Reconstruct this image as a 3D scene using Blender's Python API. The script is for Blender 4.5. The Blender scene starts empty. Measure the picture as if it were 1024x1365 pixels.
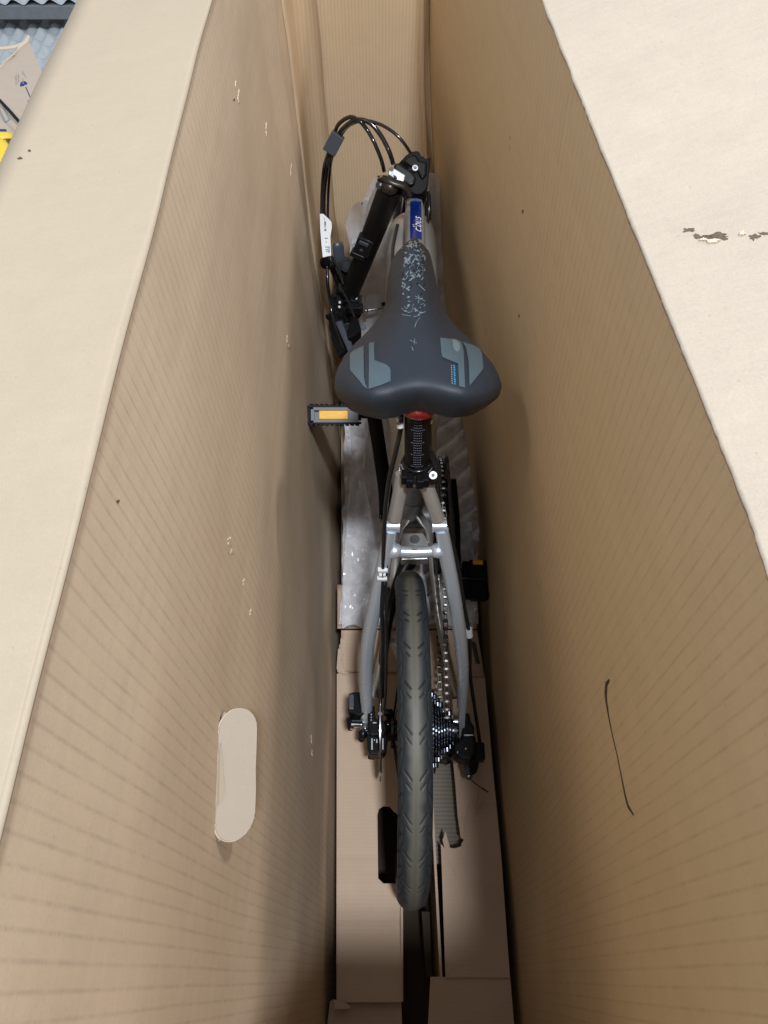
import bpy, bmesh, math, random
import numpy as np
from mathutils import Vector, Matrix, noise
from mathutils.bvhtree import BVHTree
random.seed(7)
rnd = random.random
R = math.radians
sc = bpy.context.scene
col = sc.collection

# ---------------------------------------------------------------- camera, world, lamps, exposure
H = 1.5; TILT = 31.8; F = 1000.0; W0, H0 = 1024, 1365
cam_d = bpy.data.cameras.new('camera'); cam = bpy.data.objects.new('camera', cam_d); col.objects.link(cam)
cam.location = (0, 0, H); cam.rotation_euler = (R(TILT), 0, 0)
cam_d.sensor_fit = 'VERTICAL'; cam_d.sensor_height = 24; cam_d.lens = F / H0 * 24
cam_d.clip_start = .01; cam_d.clip_end = 100
sc.camera = cam
w = bpy.data.worlds.new("World"); sc.world = w; w.use_nodes = True
w.node_tree.nodes['Background'].inputs[0].default_value = (.80, .88, 1.0, 1)
w.node_tree.nodes['Background'].inputs[1].default_value = .62
def lamp(name, loc, target, size, power, color):
    d = bpy.data.lights.new(name, 'AREA'); d.shape = 'DISK'; d.size = size; d.energy = power; d.color = color
    o = bpy.data.objects.new(name, d); col.objects.link(o); o.location = loc
    o.rotation_euler = (Vector(target) - Vector(loc)).to_track_quat('-Z', 'Y').to_euler()
    return o
lamp('ceiling_lamp', (.36, -.84, 4.4), (.05, .1, .4), .34, 142, (.90, .95, 1.0))
lamp('ceiling_lamp', (-1.75, .55, 3.3), (.1, .5, .9), .55, 17, (1.0, .90, .74))
lamp('ceiling_lamp', (1.50, 1.5, 3.9), (-.1, .4, .8), .22, 42, (1.0, .93, .84))
sc.view_settings.view_transform = 'Standard'; sc.view_settings.look = 'None'
sc.view_settings.exposure = 0.0; sc.view_settings.gamma = 1

# ---------------------------------------------------------------- view helpers (photo pixel + height -> place)
ct, st_ = math.cos(R(TILT)), math.sin(R(TILT))
RX = Vector((1, 0, 0)); UP = Vector((0, ct, st_)); FW = Vector((0, st_, -ct)); CAM = Vector((0, 0, H))
def ray(px, py): return (RX * ((px - 512) / F) + UP * ((682.5 - py) / F) + FW)
def P(px, py, z):
    d = ray(px, py); t = (z - H) / d.z; return CAM + d * t
def PD(px, py, D): return CAM + ray(px, py) * D
def PY(px, py, y):
    d = ray(px, py); return CAM + d * (y / d.y)

# ---------------------------------------------------------------- mesh helpers
class MB:
    def __init__(s): s.V = []; s.F = []
    def add(s, V, F):
        n = len(s.V); s.V += [tuple(v) for v in V]; s.F += [tuple(i + n for i in f) for f in F]; return s
    def box(s, c, h, M=None):
        c = Vector(c); vs = []
        for x in (-1, 1):
            for y in (-1, 1):
                for z in (-1, 1):
                    v = Vector((x * h[0], y * h[1], z * h[2]))
                    if M is not None: v = M @ v
                    vs.append(c + v)
        return s.add(vs, [(0,1,3,2),(4,6,7,5),(0,4,5,1),(2,3,7,6),(0,2,6,4),(1,5,7,3)])
    def tube(s, path, r, n=12, cap=True, flat=None):
        path = [Vector(p) for p in path]; m = len(path)
        rs = r if hasattr(r, '__len__') else [r] * m
        vs = []; fs = []; up = None
        for i, p in enumerate(path):
            t = (path[min(i + 1, m - 1)] - path[max(i - 1, 0)]).normalized()
            if up is None:
                a = Vector((0, 0, 1)) if abs(t.z) < .9 else Vector((1, 0, 0))
                up = (a - t * a.dot(t)).normalized()
            else: up = (up - t * up.dot(t)).normalized()
            b = t.cross(up)
            for k in range(n):
                q = 2 * math.pi * k / n
                fx = 1 if flat is None else flat
                vs.append(p + (up * math.cos(q) * fx + b * math.sin(q)) * rs[i])
        for i in range(m - 1):
            for k in range(n):
                k2 = (k + 1) % n
                fs.append((i*n+k, i*n+k2, (i+1)*n+k2, (i+1)*n+k))
        if cap:
            fs.append(tuple(range(n - 1, -1, -1))); fs.append(tuple((m-1)*n + k for k in range(n)))
        return s.add(vs, fs)
    def cyl(s, a, b, r, r2=None, n=16):
        return s.tube([a, b], [r, r if r2 is None else r2], n)
    def ring(s, c, ax, R1, r, n=32, k=8):
        c = Vector(c); ax = Vector(ax).normalized(); u = ax.orthogonal().normalized(); v = ax.cross(u)
        vs = []; fs = []
        for i in range(n):
            a = 2*math.pi*i/n; d = u*math.cos(a) + v*math.sin(a)
            for j in range(k):
                b = 2*math.pi*j/k; vs.append(c + d*(R1 + r*math.cos(b)) + ax*r*math.sin(b))
        for i in range(n):
            for j in range(k):
                i2=(i+1)%n; j2=(j+1)%k; fs.append((i*k+j, i2*k+j, i2*k+j2, i*k+j2))
        return s.add(vs, fs)
    def ell(s, c, r, M=None, n=16, m=10):
        c = Vector(c); vs=[]; fs=[]
        for i in range(m+1):
            a = math.pi*i/m
            for j in range(n):
                b = 2*math.pi*j/n
                v = Vector((r[0]*math.sin(a)*math.cos(b), r[1]*math.sin(a)*math.sin(b), r[2]*math.cos(a)))
                if M is not None: v = M @ v
                vs.append(c+v)
        for i in range(m):
            for j in range(n):
                j2=(j+1)%n; fs.append((i*n+j,(i+1)*n+j,(i+1)*n+j2,i*n+j2))
        return s.add(vs, fs)
    def prism(s, pts, off):
        pts = [Vector(p) for p in pts]; off = Vector(off); n = len(pts)
        vs = pts + [p + off for p in pts]
        fs = [tuple(range(n)), tuple(range(2*n-1, n-1, -1))] + [(i, i+n, (i+1)%n+n, (i+1)%n) for i in range(n)]
        return s.add(vs, fs)
    def grid(s, G):
        a = len(G); b = len(G[0]); vs = [p for row in G for p in row]
        return s.add(vs, [(i*b+j, i*b+j+1, (i+1)*b+j+1, (i+1)*b+j) for i in range(a-1) for j in range(b-1)])
    def build(s, name, mat, parent=None, smooth=True, bev=0, auto=True, solid=0, label=None, seg=2):
        me = bpy.data.meshes.new(name); me.from_pydata(s.V, [], s.F)
        bm = bmesh.new(); bm.from_mesh(me); bmesh.ops.recalc_face_normals(bm, faces=bm.faces)
        bm.to_mesh(me); bm.free()
        me.materials.append(mat)
        if smooth:
            me.polygons.foreach_set('use_smooth', [True]*len(me.polygons))
            if auto:
                try: me.set_sharp_from_angle(angle=R(38))
                except Exception: pass
        o = bpy.data.objects.new(name, me); col.objects.link(o)
        if solid:
            m = o.modifiers.new('thick', 'SOLIDIFY'); m.thickness = solid; m.offset = 0
        if bev:
            m = o.modifiers.new('bevel', 'BEVEL'); m.width = bev; m.segments = seg; m.limit_method = 'ANGLE'; m.angle_limit = R(35)
        if parent is not None: adopt(o, parent)
        if label: o['label'] = label
        return o
WORLD = {}
def wmat(o):
    return WORLD.get(o.name, Matrix.Identity(4))
def adopt(o, parent):
    o.parent = parent; o.matrix_parent_inverse = wmat(parent).inverted()
def thing(name, label, cat, loc=(0,0,0), group=None):
    o = bpy.data.objects.new(name, None); col.objects.link(o); o.location = loc; o.empty_display_size = .05
    WORLD[o.name] = Matrix.Translation(loc)
    tag(o, label, cat, group); return o
def tag(o, label=None, cat=None, group=None, kind=None):
    if label: o['label'] = label
    if cat: o['category'] = cat
    if group: o['group'] = group
    if kind: o['kind'] = kind
    return o
def smooth_path(pts, k=6):
    pts = [Vector(p) for p in pts]; out = []
    for i in range(len(pts)-1):
        p0 = pts[max(i-1,0)]; p1 = pts[i]; p2 = pts[i+1]; p3 = pts[min(i+2, len(pts)-1)]
        for j in range(k):
            t = j/k
            out.append(.5*((2*p1)+(p2-p0)*t+(2*p0-5*p1+4*p2-p3)*t*t+(3*p1-p0-3*p2+p3)*t**3))
    out.append(pts[-1]); return out
def lerp(a, b, t): return a + (b - a) * t
def interp(x, xs, ys): return float(np.interp(x, xs, ys))
def sstep(a, b, x):
    t = min(1, max(0, (x-a)/(b-a))); return t*t*(3-2*t)

# ---------------------------------------------------------------- materials
def mat(name, color, rough=.5, metal=0, spec=.5, noise_amt=0, noise_scale=60, bump=0, bump_scale=200, coat=0):
    m = bpy.data.materials.new(name); m.use_nodes = True; nt = m.node_tree; b = nt.nodes['Principled BSDF']
    b.inputs['Base Color'].default_value = (*color, 1); b.inputs['Roughness'].default_value = rough
    b.inputs['Metallic'].default_value = metal; b.inputs['Specular IOR Level'].default_value = spec
    b.inputs['Coat Weight'].default_value = coat
    tc = nt.nodes.new('ShaderNodeTexCoord')
    if noise_amt:
        n = nt.nodes.new('ShaderNodeTexNoise'); n.inputs['Scale'].default_value = noise_scale; n.inputs['Detail'].default_value = 6
        nt.links.new(tc.outputs['Object'], n.inputs['Vector'])
        mx = nt.nodes.new('ShaderNodeMix'); mx.data_type = 'RGBA'
        mx.inputs[6].default_value = (*[c*(1-noise_amt) for c in color], 1); mx.inputs[7].default_value = (*[min(1,c*(1+noise_amt)) for c in color], 1)
        nt.links.new(n.outputs['Fac'], mx.inputs[0]); nt.links.new(mx.outputs[2], b.inputs['Base Color'])
        mr = nt.nodes.new('ShaderNodeMapRange'); mr.inputs[3].default_value = max(.02, rough-.12); mr.inputs[4].default_value = min(1, rough+.12)
        nt.links.new(n.outputs['Fac'], mr.inputs[0]); nt.links.new(mr.outputs[0], b.inputs['Roughness'])
    if bump:
        n2 = nt.nodes.new('ShaderNodeTexNoise'); n2.inputs['Scale'].default_value = bump_scale; n2.inputs['Detail'].default_value = 4
        nt.links.new(tc.outputs['Object'], n2.inputs['Vector'])
        bp = nt.nodes.new('ShaderNodeBump'); bp.inputs['Strength'].default_value = bump; bp.inputs['Distance'].default_value = .001
        nt.links.new(n2.outputs['Fac'], bp.inputs['Height']); nt.links.new(bp.outputs[0], b.inputs['Normal'])
    return m

def cardboard(name, color, axis=1, period=.0105, line=.25, relief=.4, width=.16, mottle=.15, dash=True, cross=0):
    m = bpy.data.materials.new(name); m.use_nodes = True; nt = m.node_tree; L = nt.links; b = nt.nodes['Principled BSDF']
    b.inputs['Roughness'].default_value = .85; b.inputs['Specular IOR Level'].default_value = .25
    tc = nt.nodes.new('ShaderNodeTexCoord')
    def N(t, **k):
        n = nt.nodes.new(t)
        for a, v in k.items(): setattr(n, a, v)
        return n
    def math_(op, a, b_=None, clamp=False):
        n = N('ShaderNodeMath', operation=op); n.use_clamp = clamp
        for i, v in enumerate((a, b_)):
            if v is None: continue
            if hasattr(v, 'links'): L.new(v, n.inputs[i])
            else: n.inputs[i].default_value = v
        return n.outputs[0]
    def nz(scale, detail=4, rough=.6, vec=None):
        n = N('ShaderNodeTexNoise'); n.inputs['Scale'].default_value = scale; n.inputs['Detail'].default_value = detail; n.inputs['Roughness'].default_value = rough
        L.new(vec if vec is not None else tc.outputs['Object'], n.inputs['Vector']); return n.outputs['Fac']
    sx = N('ShaderNodeSeparateXYZ'); L.new(tc.outputs['Object'], sx.inputs[0])
    big = nz(3.2, 3); mid = nz(38, 6, .7); fine = nz(620, 5, .75)
    mp = N('ShaderNodeMapping'); L.new(tc.outputs['Object'], mp.inputs[0])
    s = [9, 9, 9]; s[axis] = 190; mp.inputs['Scale'].default_value = s
    streak = nz(1.0, 3, .6, mp.outputs[0])
    tone = math_('ADD', math_('MULTIPLY', math_('SUBTRACT', big, .5), mottle*1.2), math_('MULTIPLY', math_('SUBTRACT', mid, .5), mottle))
    tone = math_('ADD', tone, math_('MULTIPLY', math_('SUBTRACT', fine, .5), mottle*1.7))
    tone = math_('ADD', tone, math_('MULTIPLY', math_('SUBTRACT', streak, .5), .05))
    h = math_('MULTIPLY', fine, .16)
    if cross:
        mp3 = N('ShaderNodeMapping'); L.new(tc.outputs['Object'], mp3.inputs[0]); s3 = [55, 55, 55]; s3[axis] = 3.5
        mp3.inputs['Scale'].default_value = s3
        tone = math_('ADD', tone, math_('MULTIPLY', math_('SUBTRACT', nz(1, 4, .65, mp3.outputs[0]), .5), cross))
    if line:
        wob = math_('MULTIPLY', math_('SUBTRACT', nz(3, 1), .5), .0035)
        c = math_('ADD', sx.outputs[axis], wob)
        fr = math_('FRACT', math_('DIVIDE', c, period))
        d = math_('ABSOLUTE', math_('SUBTRACT', fr, .5))
        ln = N('ShaderNodeMapRange'); ln.interpolation_type = 'SMOOTHSTEP'
        L.new(d, ln.inputs[0]); ln.inputs[1].default_value = 0; ln.inputs[2].default_value = width; ln.inputs[3].default_value = 1; ln.inputs[4].default_value = 0
        lno = ln.outputs[0]
        if dash:
            mp2 = N('ShaderNodeMapping'); L.new(tc.outputs['Object'], mp2.inputs[0]); s2 = [60, 60, 60]; s2[axis] = 60
            mp2.inputs['Scale'].default_value = s2
            dn = N('ShaderNodeMapRange'); L.new(nz(1, 3, .7, mp2.outputs[0]), dn.inputs[0]); dn.inputs[1].default_value = .36; dn.inputs[2].default_value = .62
            lno = math_('MULTIPLY', lno, math_('ADD', math_('MULTIPLY', dn.outputs[0], .75), .25))
        tone = math_('SUBTRACT', tone, math_('MULTIPLY', lno, line))
        rl = math_('MULTIPLY', math_('COSINE', math_('MULTIPLY', fr, 2*math.pi)), relief*-.5)
        h = math_('SUBTRACT', math_('ADD', h, rl), math_('MULTIPLY', lno, relief*.8))
    fac = math_('ADD', tone, 1.0)
    # small darker fibre specks
    vo = N('ShaderNodeTexVoronoi'); vo.inputs['Scale'].default_value = 95; L.new(tc.outputs['Object'], vo.inputs['Vector'])
    sp = N('ShaderNodeMapRange'); L.new(vo.outputs['Distance'], sp.inputs[0]); sp.inputs[1].default_value = .03; sp.inputs[2].default_value = .10; sp.inputs[3].default_value = .86; sp.inputs[4].default_value = 1
    fac = math_('MULTIPLY', fac, sp.outputs[0])
    vm = N('ShaderNodeVectorMath', operation='SCALE'); vm.inputs[0].default_value = color; L.new(fac, vm.inputs['Scale'])
    L.new(vm.outputs[0], b.inputs['Base Color'])
    bp = N('ShaderNodeBump'); bp.inputs['Strength'].default_value = .55; bp.inputs['Distance'].default_value = .0012
    L.new(h, bp.inputs['Height']); L.new(bp.outputs[0], b.inputs['Normal'])
    return m

KR = (.66, .525, .385)
M = {}
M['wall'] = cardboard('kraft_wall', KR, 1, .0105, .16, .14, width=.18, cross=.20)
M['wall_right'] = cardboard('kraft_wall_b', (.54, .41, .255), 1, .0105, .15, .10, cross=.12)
M['flap'] = cardboard('kraft_flap', (.40, .335, .255), 1, .0085, 0, 0, mottle=.12)
M['flap_right'] = cardboard('kraft_flap_pale', (.455, .395, .325), 1, .0085, .015, .10, mottle=.22, width=.5, dash=False)
M['hole_flap'] = cardboard('kraft_pressed', (.42, .36, .30), 1, .006, 0, 0, mottle=.06)
M['bottom'] = cardboard('kraft_slot_shade', (.075, .052, .036), 1, .008, 0, 0)  # kraft darkened so the shade deep in the slot sits in the colour
M['end'] = cardboard('kraft_end', (.70, .53, .35), 0, .0052, .10, .4, width=.4, dash=False)
M['insert'] = cardboard('kraft_insert', (.56, .42, .315), 1, .006, .03, .2, width=.5, dash=False)
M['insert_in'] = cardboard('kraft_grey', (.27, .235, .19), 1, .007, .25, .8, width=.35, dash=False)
M['torn'] = mat('torn_paper', (.66, .55, .42), .95, noise_amt=.15, noise_scale=300)
M['dark_hole'] = mat('torn_fluting', (.11, .085, .06), .95, noise_amt=.4, noise_scale=400)
M['black_cut'] = mat('cut_shadow_board', (.07, .05, .032), .95)
M['black'] = mat('black_plastic', (.007, .0072, .008), .42, spec=.12, noise_amt=.2, noise_scale=120, bump=.25, bump_scale=900)
M['black_gloss'] = mat('black_gloss', (.010, .010, .012), .22, noise_amt=.15, noise_scale=60)
M['black_metal'] = mat('black_anodised', (.012, .012, .013), .36, metal=.4, noise_amt=.2, noise_scale=150)
M['black_satin'] = mat('black_satin', (.008, .0072, .007), .42, spec=.2, noise_amt=.2, noise_scale=80)
M['brown_black'] = mat('worn_black_lever', (.045, .034, .027), .34, metal=.5, noise_amt=.3, noise_scale=160)
M['cable'] = mat('cable_housing', (.010, .011, .013), .18, coat=.4)
M['silver'] = mat('silver_paint', (.76, .86, 1.0), .25, metal=.68, noise_amt=.03, noise_scale=20, coat=.4)
M['silver_warm'] = mat('silver_frame_main', (.50, .485, .47), .36, metal=.55, noise_amt=.07, noise_scale=40, coat=.25)
M['grey'] = mat('grey_paint', (.13, .13, .135), .45, metal=.3, noise_amt=.1)
M['chrome'] = mat('steel', (.62, .64, .67), .22, metal=1, noise_amt=.1, noise_scale=200)
M['alu'] = mat('brushed_aluminium', (.60, .61, .64), .34, metal=.75, noise_amt=.1, noise_scale=200)
M['sprocket'] = mat('dark_steel', (.055, .06, .075), .25, metal=.9, noise_amt=.4, noise_scale=300)
M['chain_plate'] = mat('chain_plate', (.035, .033, .034), .3, metal=.8, noise_amt=.3, noise_scale=300)
M['roller'] = mat('chain_roller', (.13, .125, .12), .32, metal=.9)
M['spoke'] = mat('black_spoke', (.03, .03, .032), .3, metal=.8)
M['saddle'] = mat('saddle_cover', (.026, .035, .050), .44, spec=.42, noise_amt=.10, noise_scale=60, bump=.35, bump_scale=1400)
M['print'] = mat('saddle_print', (.085, .128, .158), .38, noise_amt=.05)
M['print_light'] = mat('saddle_foil', (.19, .24, .27), .30, noise_amt=.2, noise_scale=500)
M['print_dark'] = mat('saddle_foil_dark', (.006, .008, .012), .25)
M['cyan'] = mat('cyan_ink', (.01, .32, .60), .5)
M['pale_ink'] = mat('pale_ink', (.30, .32, .42), .5)
M['blue'] = mat('blue_decal', (.004, .022, .17), .22, noise_amt=.6, noise_scale=25, coat=.5)
M['decal_white'] = mat('decal_letter', (.75, .76, .82), .3)
M['red'] = mat('red_reflector', (.22, .004, .004), .18, bump=1, bump_scale=500, coat=.8)
M['amber'] = mat('amber_reflector', (.95, .50, .010), .25, bump=.6, bump_scale=600, coat=.5)
M['pedal_grey'] = mat('pedal_grey', (.16, .17, .20), .5, noise_amt=.15)
M['white_clip'] = mat('white_plastic', (.74, .75, .77), .45)
M['paper'] = mat('label_paper', (.84, .86, .88), .7, noise_amt=.03)
M['ink'] = mat('grey_ink', (.22, .27, .31), .8)
M['grey_clip'] = mat('grey_clip', (.065, .075, .095), .35)
M['foam'] = mat('grey_foam', (.40, .44, .47), .95, noise_amt=.15, noise_scale=60, bump=.8, bump_scale=300)
M['foam_dark'] = mat('dark_foam', (.17, .185, .20), .95, noise_amt=.2, noise_scale=50, bump=.8, bump_scale=300)
M['yellow'] = mat('yellow_plastic', (.80, .58, .05), .35, noise_amt=.05)
M['navy'] = mat('navy_ink', (.010, .035, .17), .6)
M['carton'] = cardboard('carton', (.50, .42, .34), 1, .006, 0, 0)
M['floor'] = mat('room_floor', (.08, .055, .04), .7, noise_amt=.3, noise_scale=6)
M['blue_tape'] = mat('blue_plastic', (.02, .25, .75), .4)
M['rubber'] = mat('rubber_black', (.013, .013, .014), .6, noise_amt=.2)

def film_mat():
    m = bpy.data.materials.new('clear_film'); m.use_nodes = True; nt = m.node_tree; L = nt.links
    b = nt.nodes['Principled BSDF']; out = nt.nodes['Material Output']
    b.inputs['Base Color'].default_value = (.90, .90, .95, 1); b.inputs['Roughness'].default_value = .10; b.inputs['Specular IOR Level'].default_value = 1.0; b.inputs['Coat Weight'].default_value = .8; b.inputs['Coat Roughness'].default_value = .06
    tr = nt.nodes.new('ShaderNodeBsdfTransparent'); mx = nt.nodes.new('ShaderNodeMixShader')
    lw = nt.nodes.new('ShaderNodeLayerWeight'); lw.inputs[0].default_value = .5
    tc = nt.nodes.new('ShaderNodeTexCoord'); n = nt.nodes.new('ShaderNodeTexNoise'); n.inputs['Scale'].default_value = 26; n.inputs['Detail'].default_value = 5
    L.new(tc.outputs['Object'], n.inputs[0])
    a = nt.nodes.new('ShaderNodeMath'); a.operation = 'MULTIPLY_ADD'; L.new(lw.outputs['Facing'], a.inputs[0]); a.inputs[1].default_value = .75
    c = nt.nodes.new('ShaderNodeMapRange'); L.new(n.outputs[0], c.inputs[0]); c.inputs[1].default_value = .3; c.inputs[2].default_value = .75; c.inputs[3].default_value = .30; c.inputs[4].default_value = .62
    L.new(c.outputs[0], a.inputs[2]); a.use_clamp = True
    L.new(a.outputs[0], mx.inputs[0]); L.new(tr.outputs[0], mx.inputs[1]); L.new(b.outputs[0], mx.inputs[2]); L.new(mx.outputs[0], out.inputs[0])
    n2 = nt.nodes.new('ShaderNodeTexNoise'); n2.inputs['Scale'].default_value = 24; n2.inputs['Detail'].default_value = 1; n2.inputs['Distortion'].default_value = .9
    L.new(tc.outputs['Object'], n2.inputs[0]); bp = nt.nodes.new('ShaderNodeBump'); bp.inputs['Distance'].default_value = .0045; bp.inputs['Strength'].default_value = .8
    L.new(n2.outputs[0], bp.inputs['Height']); L.new(bp.outputs[0], b.inputs['Normal'])
    return m
M['film'] = film_mat()

# ================================================================ SETTING
fl = MB().grid([[(-6, -3, -.012), (6, -3, -.012)], [(-6, 9, -.012), (6, 9, -.012)]]).build('floor', M['floor'])
tag(fl, kind='structure')

# ================================================================ THE SHIPPING CARTON
ZR = 1.2; YB = 1.25; YN = -.16
def nzz(x, y, z, s): return noise.noise(Vector((x*s, y*s, z*s)))
def xl(y, z):
    b = -.080 - .023*(max(y,0)/1.25); t = -.143; s = z/ZR
    x = lerp(b, t, s) - .004*math.sin(math.pi*s)
    x += .005*nzz(1.3, y, z, 3.1) + .0018*nzz(4.3, y, z, 9)
    cr = 1.02 - .05*s                      # soft vertical crease near the far corner
    x += .012*max(0, 1 - abs(y-cr)/.06)*s
    return x
TOPY = [-.42, 0, .18, .33, .50, .68, 1.0, 1.25]; TOPX = [.178, .174, .171, .158, .143, .128, .096, .060]
def xr_top(y): return interp(y, TOPY, TOPX)
def xr(y, z):
    s = z/ZR; b = .212 - .010*max(0, y)/1.25; wv = 1-(1-min(s,1))**2
    wv = lerp(s, wv, sstep(.3, 1.2, y))
    x = lerp(b, xr_top(y), wv)
    x += (.004*nzz(8.3, y, z, 2.7) + .0018*nzz(2.3, y, z, 8))*(1-s**6)
    return x
box = thing('cardboard_box', 'tall open brown corrugated cardboard box holding the silver bicycle', 'box', (0, .4, 0))
def wall_grid(fn, ny=150, nzn=110, z0=0, z1=ZR):
    return [[(fn(lerp(YN, YB, i/ny), lerp(z0, z1, j/nzn)), lerp(YN, YB, i/ny), lerp(z0, z1, j/nzn)) for j in range(nzn+1)] for i in range(ny+1)]
def bvh_of(G):
    mb = MB().grid(G); return BVHTree.FromPolygons([Vector(v) for v in mb.V], mb.F)
GL = wall_grid(xl); GR = wall_grid(xr)
BL = bvh_of(GL); BR = bvh_of(GR)
def hit(bv, px, py):
    d = ray(px, py).normalized(); loc, nrm, i, dist = bv.ray_cast(CAM, d)
    if loc is None: return None, None
    if nrm.dot(d) > 0: nrm = -nrm
    return loc, nrm

def boolean_cut(o, cutter):
    m = o.modifiers.new('cut', 'BOOLEAN'); m.object = cutter; m.operation = 'DIFFERENCE'; m.solver = 'EXACT'
def bake(o, cutters):
    bpy.context.view_layer.update()
    dg = bpy.context.evaluated_depsgraph_get(); me = bpy.data.meshes.new_from_object(o.evaluated_get(dg))
    o.modifiers.clear(); o.data = me
    me.polygons.foreach_set('use_smooth', [True]*len(me.polygons))
    try: me.set_sharp_from_angle(angle=R(40))
    except Exception: pass
    for c in cutters: bpy.data.objects.remove(c, do_unlink=True)

def shifted(G, dx):
    return [[(p[0]+dx, p[1], p[2]) for p in row] for row in G]
def slab_wall(name, G, dx, mt):
    # closed thick wall
    mb = MB(); a = len(G); b = len(G[0]); G2 = shifted(G, dx)
    mb.grid(G); n = len(mb.V); mb.grid(G2)
    def e(i, j): return i*b+j
    for i in range(a-1):
        mb.F.append((e(i,0), e(i+1,0), e(i+1,0)+n, e(i,0)+n)); mb.F.append((e(i,b-1), e(i,b-1)+n, e(i+1,b-1)+n, e(i+1,b-1)))
    for j in range(b-1):
        mb.F.append((e(0,j), e(0,j)+n, e(0,j+1)+n, e(0,j+1))); mb.F.append((e(a-1,j), e(a-1,j+1), e(a-1,j+1)+n, e(a-1,j)+n))
    return mb.build(name, mt, box)
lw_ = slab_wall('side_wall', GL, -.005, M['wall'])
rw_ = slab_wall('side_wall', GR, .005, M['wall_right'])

# hand hole in the left wall: outline picked on the wall, hinge along its upper edge
def oblong(cy, cz, hl, hw, n=14, ty=0):
    pts = []
    for k in range(n+1):
        a = -math.pi/2 + math.pi*k/n; pts.append((hl-hw+hw*math.cos(a), hw*math.sin(a)))
    for k in range(n+1):
        a = math.pi/2 + math.pi*k/n; pts.append((-(hl-hw)+hw*math.cos(a), hw*math.sin(a)))
    return [(cy+p[0]*math.cos(ty)-p[1]*math.sin(ty), cz+p[0]*math.sin(ty)+p[1]*math.cos(ty)) for p in pts]
ha, _ = hit(BL, 292, 945); hb, _ = hit(BL, 286, 1110)
hc = (ha+hb)/2; hl = (ha-hb).length/2 + .004; hw = .0175
hz = hc.z - hw; tyy = math.atan2(ha.z-hb.z, ha.y-hb.y)
out = oblong(hc.y, hz, hl, hw, ty=tyy)
cut = MB().prism([(-.30, y, z) for y, z in out], (.35, 0, 0)).build('cutter', M['torn'])
boolean_cut(lw_, cut); bake(lw_, [cut])
# the pushed-in flap
mb = MB(); ang = R(46); V = []
top_z = hc.z
for y, z in out:
    z0 = top_z + (y-hc.y)*math.tan(tyy); dz = z0 - z
    x0 = xl(y, z0) + .001
    V.append((dz, y, z0, x0))
V2 = []
for (a, b) in zip(V, V[1:]+V[:1]):
    V2.append(a)
    for k in (1, 2, 3):
        t = k/4; q = [lerp(a[i], b[i], t) for i in range(4)]; q[0] = max(0, q[0] + (rnd()-.5)*.0009*(q[0] > .003)); V2.append(tuple(q))
V2 = [(q[3] + math.sin(ang)*q[0], q[1], q[2] - math.cos(ang)*q[0]) for q in V2]
x_m = sum(q[0] for q in V2)/len(V2)
fl_ = mb.prism(V2, (-.0028, 0, -.0028)).build('hand_hole_flap', M['hole_flap'], box, smooth=False)
bvf = BVHTree.FromPolygons([Vector(q) for q in V2], [tuple(range(len(V2)))])
pp_ = [hit(bvf, x, y) for x, y in [(290,985),(293,990),(296,1010),(297,1032),(299,1048),(296,1066),(290,1074)]]
pp_ = [p + Vector((.0010, -.0002, .0012)) for p, n_ in pp_ if p is not None]
if len(pp_) > 3: MB().prism(pp_, (-.0008, 0, -.0008)).build('fold_shade_patch', M['flap'], fl_, smooth=False)  # added patch whose tone stands in for the shading of a fold
mbp = MB()
edge = [q for q in V2]
for i in range(0, len(edge)-1):
    a_, b_ = Vector(edge[i]), Vector(edge[i+1])
    if (a_-b_).length < .02: mbp.cyl(a_ - Vector((.0012,0,.0012)), b_ - Vector((.0012,0,.0012)), .0006, n=5)
mbp.build('cut_edge', M['torn'], fl_)
# little blue scrap outside seen through the gap
bpt, bn = hit(BL, 284, 1113)
MBs = MB().box(bpt + Vector((-.008, 0, .001)), (.0015, .003, .004)); sb = MBs.build('plastic_scrap', M['blue_tape'])
tag(sb, 'tiny blue plastic scrap showing through the hand hole of the left box wall', 'scrap')

# slit of the unopened hand hole in the right wall
sp = [(813,906),(809,912),(808,925),(809,936),(812,955),(817,980),(823,1005),(829,1035),(834,1060),(838,1075),(845,1086)]
wd = [.0006,.0020,.0024,.0018,.0008,.0004,.0002,.0005,.0011,.0013,.0005]
pts = [hit(BR, *p)[0] for p in sp]
upz = [Vector((0, p.y, p.z)) for p in pts]
L1 = []; L2 = []
for i, p in enumerate(upz):
    t = (upz[min(i+1,len(upz)-1)] - upz[max(i-1,0)]).normalized(); nn = Vector((0, -t.z, t.y))
    L1.append(p + nn*wd[i]); L2.append(p - nn*wd[i])
loop = L1 + L2[::-1]
slv = MB(); nsl = len(L1)
for i, (pa_, pb_) in enumerate(zip(L1, L2)):
    pc0 = pts[i].x
    slv.V += [(xr(pa_.y, pa_.z)-.0007, pa_.y, pa_.z), (xr(pb_.y, pb_.z)-.0007, pb_.y, pb_.z), (xr(pa_.y, pa_.z)+.002, pa_.y, pa_.z), (xr(pb_.y, pb_.z)+.002, pb_.y, pb_.z)]
for i in range(nsl-1):
    k = 4*i; slv.F += [(k, k+1, k+5, k+4), (k, k+4, k+6, k+2), (k+1, k+3, k+7, k+5)]
slv.build('hand_hole_slit', M['black_cut'], box, smooth=False)
if 0: lip = MB(); lip.tube([Vector((xr(q.y, q.z)-.0004, q.y, q.z)) for q in L2], .0009, 6)
cuts = []

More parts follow.
